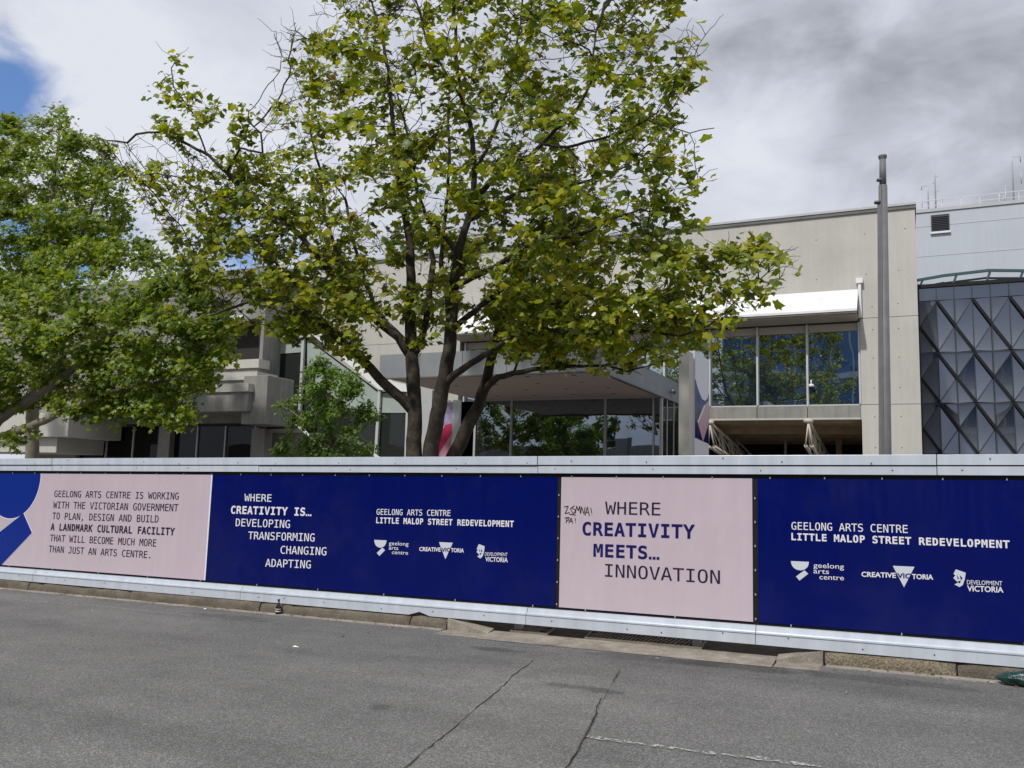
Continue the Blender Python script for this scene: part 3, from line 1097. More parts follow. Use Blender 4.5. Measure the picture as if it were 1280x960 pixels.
for p_, q_ in (((370, 530), (420, 573)), ((448, 553), (476, 574))):
    b = MB()
    b.bar(at(*p_, 23.4), at(*q_, 23.4), 0.07)
    b.build('handrail', 'white_paint', gl)

# --- stepped concrete building at the left
cb = thing('concrete_building', (-22, 24, 0), 'weathered concrete building with stepped balconies behind the low spreading tree', 'building')
b = MB()
CY = 24.0
zt = float(at(200, 347, CY)[2])
x0, x1 = float(at(-150, 400, CY)[0]), float(at(331, 400, CY)[0])
zl0, zl1 = float(at(300, 459, CY)[2]), float(at(300, 400, CY)[2])
xv0 = float(at(226, 430, CY)[0])
xv1 = float(at(325, 430, CY)[0])
zg = float(at(300, 529, CY)[2])
b.box(x0, x1, CY, CY + 0.5, zl1, zt)
b.box(x0, xv0, CY, CY + 0.5, zg, zl1 - 0.002)
b.box(xv1, x1, CY, CY + 0.5, zg, zl1 - 0.002)
b.box(xv0 + 0.002, xv1 - 0.002, CY, CY + 0.5, zg, zl0)
b.box(x0, x1 - 0.02, CY + 0.51, CY + 8, zg + 0.01, zt - 0.05)
b.build('wall', 'grey_concrete', cb)
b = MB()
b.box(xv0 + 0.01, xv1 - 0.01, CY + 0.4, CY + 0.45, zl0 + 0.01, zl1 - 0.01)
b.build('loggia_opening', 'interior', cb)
b = MB()
px_box(b, 258, 397, 303, 401, CY - 0.35, 0.34)
b.build('loggia_lintel', 'white_paint', cb)
b = MB()
for (a0, a1, a2, a3, yy) in ((150, 459, 321, 470, 23.5), (150, 474, 320, 486, 23.0), (90, 489, 309, 514, 22.4)):
    px_box(b, a0, a1, a2, a3, yy, CY - yy - 0.004)
px_box(b, 305, 470, 331, 530, 22.6, CY - 22.604)
b.build('balcony', 'grey_concrete', cb, 0.02)
b = MB()
for (a0, a1, a2, a3, yy) in ((150, 457, 323, 459.3, 23.42), (150, 471.5, 321, 474, 22.92), (90, 486.5, 310, 489, 22.32)):
    px_box(b, a0, a1, a2, a3, yy, CY - yy - 0.004)
b.build('balcony_ledge', 'concrete', cb)
gz0 = [90, 132, 165, 200, 245, 280, 317]
zh = float(at(250, 533, CY)[2])
for a, c in zip(gz0[:-1], gz0[1:]):
    b = MB()
    b.box(float(at(a, 550, CY)[0]) + 0.03, float(at(c, 550, CY)[0]) - 0.03, CY + 0.1, CY + 0.13, -0.3, zh)
    b.build('shopfront_pane', 'dim_glass', cb)
for a in gz0:
    b = MB()
    x = float(at(a, 550, CY)[0])
    b.box(x - 0.028, x + 0.028, CY + 0.04, CY + 0.2, -0.3, zh + 0.01)
    b.build('mullion', 'steel', cb)
for pa in ((199, 533, 209, 590, CY - 0.15, 0.3), (315, 536, 328, 590, CY - 0.3, 0.4), (40, 560, 92, 590, CY - 0.1, 0.4)):
    b = MB()
    px_box(b, *pa, zlow=-0.3)
    b.build('pier', 'grey_concrete', cb)
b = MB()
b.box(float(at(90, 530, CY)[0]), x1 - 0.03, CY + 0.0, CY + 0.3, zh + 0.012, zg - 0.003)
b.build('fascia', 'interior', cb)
b = MB()
px_box(b, -160, 520, 84, 546, 21.6, CY - 21.604)
px_box(b, -160, 546.5, 70, 566, 21.9, CY - 21.904)
b.build('lower_balcony', 'concrete', cb, 0.02)

# --- tall white building at the far right
tw = thing('white_tower', (4, 45, 0), 'tall white painted building with one dark louvred window and roof aerials', 'building')
TY = 45.0
tx0, tx1, tz = -3.0, 16.0, 15.62
b = MB()
b.box(tx0, tx1, TY, TY + 14, -0.5, tz)
for z in (10.6, 11.9, 13.4, 14.9):
    b.box(tx0 + 0.1, tx1 - 0.1, TY - 0.012, TY - 0.001, z, z + 0.03)
b.build('wall', 'pale_cladding', tw)
b = MB()
b.box(tx0 - 0.05, tx1 + 0.05, TY - 0.06, TY + 14.06, tz, tz + 0.16)
b.build('roof_edge', 'steel', tw)
b = MB()
p, q = at(1163.5, 269.5, TY), at(1187, 288.5, TY)
b.box(p[0], q[0], TY - 0.05, TY - 0.014, q[2], p[2])
wn = b.build('window', 'dark_mullion', tw)
b = MB()
for k in range(9):
    z = q[2] + 0.04 + k * (p[2] - q[2] - 0.08) / 9
    b.prism([(p[0] + 0.04, TY - 0.055, z), (p[0] + 0.04, TY - 0.10, z), (p[0] + 0.04, TY - 0.055, z + 0.06)], (q[0] - p[0] - 0.08, 0, 0))
b.build('louvre', 'dark_mullion', wn)
b = MB()
b.box(p[0] - 0.04, q[0] + 0.04, TY - 0.12, TY - 0.014, q[2] - 0.1, q[2] - 0.003)
b.build('sill', 'white_paint', wn)
b = MB()
for i in range(18):
    x = 0.2 + i * 0.82
    b.bar((x, TY + 0.4, tz + 0.16), (x, TY + 0.4, tz + 0.72), 0.035)
b.bar((0, TY + 0.4, tz + 0.72), (14.2, TY + 0.4, tz + 0.72), 0.035)
b.bar((0, TY + 0.4, tz + 0.44), (14.2, TY + 0.4, tz + 0.44), 0.025)
b.build('roof_railing', 'mullion', tw)


def antenna(px, py_top, label, arms):
    p = at(px, py_top, TY + 0.8)
    a = thing('antenna', (p[0], TY + 0.8, tz + 0.16), label, 'antenna', 'aerials on the white roof')
    b = MB()
    b.tube([(p[0], TY + 0.8, tz + 0.155), (p[0], TY + 0.8, p[2] - 0.6), (p[0], TY + 0.8, p[2])], [0.045, 0.035, 0.02], 6)
    b.build('mast', 'steel', a)
    for (u, side, ln, up) in arms:
        z = tz + 0.16 + (p[2] - tz - 0.16) * u
        b = MB()
        b.bar((p[0], TY + 0.8, z), (p[0] + side * ln, TY + 0.8, z), 0.03)
        if up:
            b.tube([(p[0] + side * ln, TY + 0.8, z - up), (p[0] + side * ln, TY + 0.8, z + up)], 0.025, 6)
        b.build('arm', 'steel', a)


antenna(1168, 206, 'tallest of the two close aerials nearest the concrete theatre', [(0.45, 1, 0.2, 0.0), (0.62, -1, 0.15, 0.0), (0.75, 1, 0.15, 0.0), (0.25, 1, 0.3, 0.12)])
antenna(1159.5, 226, 'thin short aerial with looped side arms nearest the concrete theatre', [(0.35, -1, 0.28, 0.25), (0.85, -1, 0.28, 0.2)])
antenna(1264.5, 190, 'tall aerial with stacked side arms at the far end of the white roof', [(0.9, 1, 0.35, 0.3), (0.5, 1, 0.35, 0.3), (0.15, -1, 0.4, 0.15)])
antenna(1256.5, 232, 'stubby aerial with a disc top beside the tall far aerial', [(0.5, -1, 0.25, 0.2), (0.95, 1, 0.14, 0.0), (0.95, -1, 0.14, 0.0)])

# --- faceted glass building at the right
fg = thing('faceted_glass_building', (4, 34, 0), 'dark glass building with a faceted diamond facade and planted roof', 'building')
DY, DX0, MODW = 34.0, 0.523, 0.5755
gt = 9.345
rows = [(8.83, 6.965), (6.875, 5.115), (5.06, 3.28), (3.22, 1.44), (1.38, -0.4)]
NC = 8
g, thick, thin = MB(), MB(), MB()
IN = 0.065
fr = []
for z0, z1 in rows:
    zm = (z0 + z1) / 2
    for c in range(NC):
        xa_, xm0, xm1 = DX0 + MODW * (2 * c + 1), DX0 + MODW * 2 * c, DX0 + MODW * (2 * c + 2)
        A, B = (xa_, DY, z0), (xa_, DY, z1)
        Lm, Rm = (xm0, DY + IN, zm), (xm1, DY + IN, zm)
        g.face([A, Lm, B])
        g.face([A, B, Rm])
        fr += [0.0, 0.5, 1.0, 0.0, 1.0, 0.5]
        T0, T1 = (xm0, DY + 0.03, z0 + 0.03), (xm1, DY + 0.03, z0 + 0.03)
        B0, B1 = (xm0, DY + 0.03, z1 - 0.03), (xm1, DY + 0.03, z1 - 0.03)
        g.face([A, T0, Lm])
        g.face([A, Rm, T1])
        g.face([B, Lm, B0])
        g.face([B, B1, Rm])
        fr += [0.25, 0.25, 1.0, 0.25, 1.0, 0.25, 0.75, 0.1, 0.75, 0.75, 0.75, 0.1]
        thick.bar(np.array(A) + (0, -0.02, 0), np.array(Rm) + (0, -0.04, 0), 0.165, 0.09)
        thick.bar(np.array(Lm) + (0, -0.04, 0), np.array(B) + (0, -0.02, 0), 0.165, 0.09)
        thin.bar(np.array(A) + (0, -0.005, 0), np.array(Lm) + (0, -0.015, 0), 0.025, 0.03)
        thin.bar(np.array(Rm) + (0, -0.015, 0), np.array(B) + (0, -0.005, 0), 0.025, 0.03)
    thin.box(DX0, DX0 + MODW * 2 * NC, DY - 0.03, DY + 0.06, z1 - 0.075, z1 - 0.035)
for c in range(2 * NC):
    g.face([(DX0 + MODW * c, DY + 0.03, 8.87), (DX0 + MODW * (c + 1), DY + 0.03, 8.87), (DX0 + MODW * (c + 1), DY + 0.03, gt), (DX0 + MODW * c, DY + 0.03, gt)])
    fr += [0.25, 0.25, 0.0, 0.0]
    thin.box(DX0 + MODW * c - 0.016, DX0 + MODW * c + 0.016, DY - 0.035, DY + 0.2, -0.4, gt)
fo = g.build('facet_glazing', 'facet_glass', fg)
fo.data.attributes.new('frit', 'FLOAT', 'POINT').data.foreach_set('value', fr)
thick.build('diagonal_fin', 'black', fg)
thin.build('mullion', 'dark_mullion', fg)
b = MB()
b.box(DX0 - 0.3, DX0 + MODW * 2 * NC, DY - 0.06, DY + 0.2, gt + 0.002, gt + 0.13)
b.box(DX0 - 0.3, DX0 + MODW * 2 * NC, DY + 0.25, DY + 10, -0.4, gt - 0.02, 0)
b.build('parapet', 'black', fg)
b = MB()
rail = [at(1146, 350.5, 34.5), at(1180, 344.5, 34.5), at(1236, 338, 34.5), at(1285, 338.5, 34.5), at(1400, 345, 34.5)]
for a, c in zip(rail[:-1], rail[1:]):
    b.bar(a, c, 0.07, 0.10)
    b.bar(a + (0, 0.25, -0.23), c + (0, 0.25, -0.21), 0.05, 0.07)
for u in (1154, 1196, 1238, 1279, 1320):
    yy = np.interp(u, [1146, 1180, 1236, 1285, 1400], [350.5, 344.5, 338, 338.5, 345])
    a = at(u, yy, 34.5)
    b.bar(a, (a[0] - 0.2, 34.42, gt + 0.0), 0.08, 0.06)
b.build('roof_rail', 'teal', fg)
b = MB()
rs = np.random.default_rng(3)
for i in range(1300):
    x, y = rs.uniform(DX0 - 0.2, DX0 + 9), DY + rs.uniform(0.22, 1.3)
    h = 0.1 + 0.2 * rs.random() ** 2
    a = rs.uniform(0, 6.28)
    dx, dy = math.cos(a), math.sin(a)
    b.face([(x - 0.03 * dy, y + 0.03 * dx, gt - 0.02), (x + 0.03 * dy, y - 0.03 * dx, gt - 0.02), (x + dx * 0.1, y + dy * 0.1, gt + h)])
pl = b.build('roof_planting', 'roof_green', fg)
pl['kind'] = 'stuff'

# --- the other side of the street, which the glazing mirrors
ob = thing('blue_office_building', (-4, -15, 0), 'blue glass office building across the street mirrored in the upstairs windows', 'building')
b = MB()
b.box(-13.5, -2.3, -28, -15.2, -0.5, 15)
b.build('wall', 'interior', ob)
for i in range(8):
    b = MB()
    b.box(-13.5 + i * 1.4 + 0.05, -13.5 + (i + 1) * 1.4 - 0.05, -15.19, -15.1, 0.1, 14.8)
    b.build('glass_bay', 'blue_glass', ob)
b = MB()
for i in range(9):
    b.box(-13.5 + i * 1.4 - 0.05, -13.5 + i * 1.4 + 0.05, -15.19, -15.0, 0.1, 14.8)
for z in (3.6, 7.2, 10.8, 14.4):
    b.box(-13.5, -2.3, -15.09, -15.02, z, z + 0.5, 1)
b.build('mullion', ['steel', 'pale_cladding'], ob)
hl = thing('stone_hall', (5, -15, 0), 'brown stone hall with steep gable across the street mirrored in the faceted glass', 'building')
b = MB()
b.prism([(1.6, -15, -0.5), (9.5, -15, -0.5), (9.5, -15, 4.6), (5.6, -15, 9.2), (1.6, -15, 4.6)], (0, -12, 0))
b.build('wall', 'hall_stone', hl)
b = MB()
for s_ in ((1.3, 4.35), (9.8, 4.35)):
    b.prism([(s_[0], -14.8, s_[1]), (5.6, -14.8, 9.35), (5.6, -14.8, 9.6), (s_[0], -14.8, s_[1] + 0.25)], (0, -12.4, 0))
b.build('roof', 'flashing', hl)
lb = thing('shop_row', (-28, -15, 0), 'low row of shops across the street mirrored in the entrance glass', 'building')
b = MB()
b.box(-60, -13.7, -27, -15, -1.0, 5.0)
b.build('wall', 'grey_concrete', lb)
b = MB()
b.box(-60, -13.7, -15.0, -12.6, 3.3, 3.6)
b.build('verandah', 'flashing', lb)
for i in range(9):
    b = MB()
    b.box(-58 + i * 4.9, -54.2 + i * 4.9, -14.99, -14.95, 0.2, 2.8)
    b.build('shop_window', 'dim_glass', lb)


GLYPH = {',':'175,106 263,106 263,33 194,-100 140,-100 175,33',
         '.':'170,106 258,106 258,0 170,0',
         'A':'214,458 140,192 289,192|172,520 257,520 416,0 344,0 305,135 123,135 86,0 13,0',
         'B':'128,248 128,58 212,58 249,60 278,67 299,79 314,97 322,120 325,150 322,181 313,206 298,224 276,238 247,246 212,248|128,462 128,305 210,305 241,308 266,314 284,325 297,341 304,362 307,388 304,412 297,431 284,445 266,454 241,460 210,462|58,520 212,520 261,516 302,505 335,485 359,459 373,427 378,388 375,358 368,333 355,313 337,297 314,285 287,278 318,270 345,255 367,235 383,208 393,178 396,143 391,99 375,64 350,36 314,16 268,4 212,0 58,0',
         'C':'374,18 356,10 337,3 319,-3 299,-7 279,-9 259,-10 197,-2 145,21 104,61 73,114 55,180 48,259 55,338 73,404 104,458 146,498 197,521 259,529 279,528 299,526 319,522 337,517 356,509 374,501 374,429 356,442 338,452 318,461 298,467 279,471 259,472 217,466 183,449 156,419 137,378 126,325 122,259 126,194 137,141 156,100 183,71 217,53 259,47 279,48 299,52 319,58 338,67 356,77 374,91',
         'D':'152,58 205,63 246,77 276,101 295,138 307,191 311,259 307,328 295,381 276,418 247,443 205,457 152,462 118,462 118,58|153,520 226,513 284,492 329,456 360,406 379,341 385,259 379,178 360,113 329,63 284,28 226,7 153,0 48,0 48,520',
         'E':'69,520 377,520 377,461 139,461 139,307 367,307 367,248 139,248 139,59 384,59 384,0 69,0',
         'F':'81,520 387,520 387,461 152,461 152,307 365,307 365,248 152,248 152,0 81,0',
         'G':'384,43 365,27 344,14 321,3 297,-4 271,-9 244,-10 183,-2 132,21 91,61 60,114 42,181 36,259 42,338 60,404 91,458 133,498 185,521 246,529 268,528 289,525 309,520 329,513 348,503 367,492 367,420 348,436 328,449 309,459 289,466 268,471 246,472 204,466 170,449 143,419 124,378 113,324 109,259 113,193 124,140 142,99 168,70 202,53 244,47 259,48 273,49 285,52 297,57 307,62 317,69 317,209 242,209 242,267 384,267',
         'H':'48,520 118,520 118,307 311,307 311,520 382,520 382,0 311,0 311,248 118,248 118,0 48,0',
         'I':'70,520 359,520 359,461 250,461 250,59 359,59 359,0 70,0 70,59 179,59 179,461 70,461',
         'J':'38,21 38,103 59,86 81,72 103,61 126,53 150,49 173,47 203,50 226,59 243,73 254,95 260,127 263,170 263,461 130,461 130,520 333,520 333,170 329,110 317,64 296,31 266,8 225,-6 173,-10 151,-9 129,-7 107,-2 85,4 62,11',
         'K':'48,520 118,520 118,289 338,520 421,520 218,307 427,0 342,0 172,260 118,203 118,0 48,0',
         'L':'75,520 146,520 146,59 397,59 397,0 75,0',
         'M':'30,520 124,520 214,255 304,520 399,520 399,0 334,0 334,459 241,185 188,185 95,459 95,0 30,0',
         'N':'48,520 138,520 313,92 313,520 381,520 381,0 292,0 116,428 116,0 48,0',
         'O':'315,259 312,328 305,383 292,423 273,450 247,467 214,472 182,467 157,450 138,423 125,383 117,328 114,259 117,190 125,136 138,96 157,69 182,52 214,47 247,52 273,69 292,96 305,136 312,190|389,259 384,177 369,109 346,57 312,20 268,-3 214,-10 161,-3 117,19 84,56 60,109 45,176 41,259 46,342 60,410 84,462 117,500 161,522 214,529 268,522 312,500 346,462 369,410 384,342',
         'P':'139,462 139,267 220,267 251,270 276,278 296,292 312,312 321,336 324,365 321,393 312,417 297,436 276,451 251,459 220,462|69,520 220,520 274,515 318,502 352,480 377,450 392,411 397,365 392,317 377,279 353,248 318,226 274,213 220,209 139,209 139,0 69,0',
         'R':'265,245 282,239 297,231 311,219 325,202 341,176 359,142 429,0 354,0 292,131 275,164 258,188 244,204 228,213 209,218 188,220 120,220 120,0 50,0 50,520 195,520 247,516 291,503 326,481 351,452 366,414 372,369 368,337 359,309 343,285 322,266 296,253|120,462 120,278 197,278 228,280 253,288 273,300 286,318 295,341 297,369 294,397 286,420 271,438 251,451 225,459 195,462',
         'S':'352,502 352,431 331,443 310,454 288,462 267,468 245,471 223,472 192,470 166,462 144,449 128,432 119,411 116,386 118,365 124,348 135,334 151,323 175,312 205,304 242,295 287,282 322,264 349,242 367,214 379,181 382,142 377,97 362,59 336,29 301,7 256,-6 203,-10 178,-9 154,-7 129,-2 105,4 80,12 55,21 55,96 81,81 106,68 131,59 155,52 179,48 203,47 236,50 263,58 286,71 302,89 312,111 315,138 313,161 306,181 295,197 278,210 254,220 224,229 186,237 142,250 107,267 81,287 63,311 52,341 48,376 54,419 69,456 95,487 130,511 171,525 220,529 240,528 261,526 283,522 305,517 328,510',
         'T':'16,520 413,520 413,461 250,461 250,0 180,0 180,461 16,461',
         'U':'51,200 51,520 122,520 122,167 122,145 123,127 124,113 126,103 128,95 131,88 140,76 151,66 163,57 179,52 196,48 214,47 234,48 251,52 266,57 278,66 289,76 298,88 301,95 304,103 305,113 307,126 307,144 307,167 307,520 378,520 378,200 377,151 373,114 368,86 360,65 348,47 334,31 318,18 300,8 281,0 260,-6 238,-9 214,-10 191,-9 169,-6 148,0 129,8 112,18 95,31 81,46 70,65 61,87 56,114 52,152',
         'V':'214,59 337,520 409,520 257,0 172,0 20,520 93,520',
         'W':'0,520 69,520 118,98 178,377 251,377 311,97 361,520 429,520 352,0 285,0 214,309 144,0 78,0',
         'Y':'13,520 88,520 214,290 341,520 416,520 250,233 250,0 179,0 179,233'}


# ------------------------------------------------------------------ hoarding
HY = 8.6
X0, X1 = -20.0, 6.0
ho = thing('hoarding', (-7, HY, SLOPE * -7 + 0.2), 'long silver sheet steel hoarding along the kerb carrying printed banners', 'hoarding')
seams = [X0] + [0.234 - 3.9 * k for k in range(5, -2, -1) if X0 < 0.234 - 3.9 * k < X1] + [X1]


def scr(b, x, y, h, r=0.0075, mi=1):
    z = SLOPE * x + h
    b.prism([(x + r * math.cos(a), y, z + r * math.sin(a)) for a in np.linspace(0, 6.283, 7)[:-1]], (0, -0.004, 0), mi)


rs = np.random.default_rng(11)
b = MB()
for a, c in zip(seams[:-1], seams[1:]):
    d = 0.003 * rs.standard_normal()
    b.sbox(a + 0.004, c - 0.004, HY - 0.062 + d, HY + 0.07, 1.952, 2.046)
    x = a + 0.35
    while x < c:
        scr(b, x + rs.uniform(-.1, .1), HY - 0.066, 1.965 + 0.06 * rs.random())
        x += rs.uniform(0.5, 1.0)
b.build('coping', ['hoard', 'screw'], ho, 0.006)
b = MB()
for a, c in zip(seams[:-1], seams[1:]):
    b.sbox(a + 0.003, c - 0.003, HY - 0.046, HY + 0.05, 1.862, 1.942)
    x = a + 0.2
    while x < c:
        scr(b, x, HY - 0.047, 1.895 + 0.02 * rs.random())
        x += rs.uniform(0.9, 1.6)
b.build('top_rail', ['hoard', 'screw'], ho, 0.005)
b = MB()
b.sbox(X0, X1, HY, HY + 0.04, 0.30, 1.951)
b.build('backing_board', 'black', ho)
seamb = [X0] + [q for q in (-19.4, -15.5, -11.62, -7.7, -3.75, -1.36, 2.5) if X0 < q] + [X1]
b = MB()
for a, c in zip(seamb[:-1], seamb[1:]):
    za_, zb_ = SLOPE * (a + .003), SLOPE * (c - .003)
    sec = [(HY - 0.014, 0.424), (HY - 0.04, 0.420), (HY - 0.052, 0.372), (HY - 0.09, 0.366), (HY - 0.09, 0.352), (HY - 0.02, 0.352)]
    b.prism([(a + .003, y, za_ + h) for y, h in sec], (c - a - .006, 0, zb_ - za_))
b.build('lower_flashing', ['hoard'], ho)
b = MB()
xn0, xn1, xn2 = (float(at(p_, 772, HY - 0.08)[0]) for p_ in (511, 524, 537))
for a, c in zip(seamb[:-1], seamb[1:]):
    lo = [(a + .003, 0.252), (c - .003, 0.252)]
    if a < xn0 < c:
        lo = [(a + .003, 0.252), (xn0, 0.25), (xn1, 0.292), (xn2, 0.252), (c - .003, 0.252)]
    b.prism([(x, HY - 0.082, SLOPE * x + h) for x, h in lo] + [(x, HY - 0.082, SLOPE * x + 0.351) for x in (c - .003, a + .003)], (0, 0.02, 0))
    x = a + 0.3
    while x < c - .1:
        scr(b, x, HY - 0.083, 0.285 + 0.05 * rs.random(), 0.007)
        x += rs.uniform(0.35, 0.9)
b.build('skirt', ['hoard', 'screw'], ho)
for x in np.arange(X0 + 0.5, X1, 1.95):
    b = MB()
    b.sbox(x - 0.04, x + 0.04, HY + 0.041, HY + 0.12, 0.15, 1.95)
    b.bar((x, HY + 0.1, SLOPE * x + 1.8), (x, HY + 1.2, SLOPE * x + 0.2), 0.06)
    b.build('brace', 'steel', ho)
for x in (-3.424, -1.366):
    b = MB()
    b.sbox(x - 0.024, x + 0.024, HY - 0.006, HY - 0.0005, 0.41, 1.86)
    b.build('joint_cover', 'black', ho)

# ------------------------------------------------------------------ banners
BY = HY - 0.012


def hp(px, py):
    p = at(px, py, BY)
    return float(p[0]), float(p[2] - SLOPE * p[0])


def zoomer(ox, oy, s):
    return lambda x, y: hp(ox + x / s, oy + y / s)


BT, BB = 1.822, 0.450


def vinyl(name, m, x0, x1, parent, lift=0.0, h0=BB, h1=BT):
    "banner cloth: a thin skin with the gentle slack of stretched vinyl"
    b = MB()
    nx, nh = max(2, int((x1 - x0) / 0.12)), 12
    idx = []

    def wob(x, h):
        e_ = min(1, (h - BB) * 4, (BT - h) * 4)
        return 0.004 * max(e_, 0) * (math.sin(3.1 * x + 1.3 * math.sin(2.3 * h)) + 0.6 * math.sin(7.3 * x + 2 * h))
    for i in range(nx + 1):
        for j in range(nh + 1):
            x, h = x0 + (x1 - x0) * i / nx, h0 + (h1 - h0) * j / nh
            b.v.append((x, BY - lift + 0.0 * wob(x, h), SLOPE * x + h))
    for i in range(nx):
        for j in range(nh):
            a = i * (nh + 1) + j
            b.f.append((a, a + nh + 1, a + nh + 2, a + 1))
            b.m.append(0)
            b.s.append(True)
    # turned edge
    k = len(b.v)
    b.sbox(x0, x1, BY + 0.0005, BY + 0.006, h0, h1)
    return b.build(name, m, parent)


def flat(name, m, polys, parent, lift):
    b = MB()
    for pts in polys:
        b.face([(x, BY - lift, SLOPE * x + h) for x, h in pts])
    return b.build(name, m, parent)


GP = {k: [[tuple(map(int, q.split(','))) for q in l.split()] for l in v.split('|')] for k, v in GLYPH.items()}
GP['\u2026'] = [[(x, 0), (x + 62, 0), (x + 62, 66), (x, 66)] for x in (20, 185, 350)]
ADV = 429.0


def curve_part(name, m, rows_, parent, lift):
    for splines in rows_:
        curve_row(name, m, splines, parent, lift)


def curve_row(name, m, splines, parent, lift):
    cu = bpy.data.curves.new('tmp', 'CURVE')
    cu.dimensions = '2D'
    cu.fill_mode = 'BOTH'
    for pts in splines:
        sp = cu.splines.new('POLY')
        sp.points.add(len(pts) - 1)
        for q, (x, y) in zip(sp.points, pts):
            q.co = (x, y, 0, 1)
        sp.use_cyclic_u = True
    return curve_to_part(name, m, cu, parent, lift, lambda x, y: (x, y))


def curve_to_part(name, m, cu, parent, lift, fn):
    o = bpy.data.objects.new('tmp', cu)
    COL.objects.link(o)
    dg = bpy.context.evaluated_depsgraph_get()
    me0 = o.evaluated_get(dg).to_mesh()
    vs_ = [fn(v.co.x, v.co.y) for v in me0.vertices]
    fs_ = [tuple(p.vertices) for p in me0.polygons]
    o.evaluated_get(dg).to_mesh_clear()
    bpy.data.objects.remove(o)
    bpy.data.curves.remove(cu)
    if name is None:
        return vs_, fs_
    return mesh_part(name, m, [(vs_, fs_)], parent, lift)


def mesh_part(name, m, groups, parent, lift):
    b = MB()
    for vs_, fs_ in groups:
        k = len(b.v)
        b.v += [(x, BY - lift, SLOPE * x + h) for x, h in vs_]
        for f in fs_:
            b.f.append(tuple(i + k for i in f))
            b.m.append(0)
            b.s.append(False)
    return b.build(name, m, parent)


def fatten(pts, d):
    "move an outline outwards by d (letters wound so that ink lies on one side)"
    n = len(pts)
    res = []
    for i in range(n):
        p0, p1, p2 = pts[i - 1], pts[i], pts[(i + 1) % n]
        a = np.array((p1[0] - p0[0], p1[1] - p0[1]))
        c = np.array((p2[0] - p1[0], p2[1] - p1[1]))
        a = a / (np.linalg.norm(a) + 1e-9)
        c = c / (np.linalg.norm(c) + 1e-9)
        na, nc = np.array((-a[1], a[0])), np.array((-c[1], c[0]))
        k = na + nc
        den = max(1 + na @ nc, 0.35)
        res.append((p1[0] + k[0] / den * d, p1[1] + k[1] / den * d))
    return res


def area(pts):
    return 0.5 * sum(pts[i - 1][0] * pts[i][1] - pts[i][0] * pts[i - 1][1] for i in range(len(pts)))


def mono(lines, bold):
    "lines: (text, (x,h) of the left foot, (x,h) of the right foot, cap height)"
    out_ = []
    for txt, (x0, h0), (x1, h1), cap in lines:
        loops = []
        for i, ch in enumerate(txt):
            if ch != ' ':
                gl_ = GP[ch]
                ar = max(gl_, key=lambda l: abs(area(l)))
                sgn = 1 if area(ar) > 0 else -1
                for l in gl_:
                    q = fatten(l, -sgn * bold)
                    if bold > 10:
                        q = [(200 + (qx - 214) * 0.88 + 14, qy) for qx, qy in q]
                    loops.append([(x + i * ADV, y) for x, y in q])
        mn = min(x for l in loops for x, y in l)
        mxx = max(x for l in loops for x, y in l)
        sp = []
        for l in loops:
            sp.append([(x0 + (x - mn) / (mxx - mn) * (x1 - x0), h0 + (h1 - h0) * (x - mn) / (mxx - mn) + y * cap / 520.0) for x, y in l])
        out_.append(sp)
    return out_


def sans(txt, p0, p1, cap, bold=0.0, capref=None):
    "built-in sans lettering fitted between two feet"
    cu = bpy.data.curves.new('tmp', 'FONT')
    cu.body = txt
    cu.fill_mode = 'BOTH'
    cu.offset = bold
    cu.resolution_u = 3
    vs_, fs_ = curve_to_part(None, None, cu, None, 0, lambda x, y: (x, y))
    mn, mxx = min(v[0] for v in vs_), max(v[0] for v in vs_)
    k = (p1[0] - p0[0]) / (mxx - mn)
    ky = cap / 0.729
    return [(p0[0] + (x - mn) * k, p0[1] + (p1[1] - p0[1]) * (x - mn) / (mxx - mn) + y * ky) for x, y in vs_], fs_


def line(z, txt, xl, xr, bl_, br_, tl):
    a, c, t = z(xl, bl_), z(xr, br_), z(xl, tl)
    return (txt, a, c, t[1] - a[1])


def disc_half(x0, x1, top, bot, n=14):
    cx, r = (x0 + x1) / 2, (x1 - x0) / 2
    return [(x0, top), (x0, top - 0.0)] + [(cx - r * math.cos(a), top - (top - bot) * math.sin(a) ** 0.9) for a in np.linspace(0.05, math.pi - 0.05, n)] + [(x1, top)]


def logo_row(z, parent, c):
    "the three emblems under the project title; c holds their zoom coordinates"
    g = []
    (hx0, hy0), (hx1, hy1) = z(*c['half'][:2]), z(*c['half'][2:])
    g.append(disc_half(hx0, hx1, hy0, hy1))
    g.append([z(*q) for q in c['par']])
    g.append([z(*q) for q in c['tri']])
    g.append([z(*q) for q in c['flag']])
    for q in ([g[0], g[1]], [g[2]], [g[3]]):
        flat('emblem', 'grey_ink', q, parent, 0.003)
    flat('emblem_cutout', 'navy', [[z(*q) for q in poly] for poly in c['cut']], parent, 0.0045)
    for txt, xl, xr, b0, b1, cap, bo in c['text']:
        a, d = z(xl, b0), z(xr, b1)
        mesh_part('logo_lettering', 'white_ink', [sans(txt, a, d, z(xl, b0 - cap)[1] - a[1], bo)], parent, 0.0035)
    txt, xl, xr, b0, b1, cap, bo = c['vic']
    a, d = z(xl, b0), z(xr, b1)
    mesh_part('triangle_lettering', 'navy', [sans(txt, a, d, z(xl, b0 - cap)[1] - a[1], bo)], parent, 0.005)


TIE = None


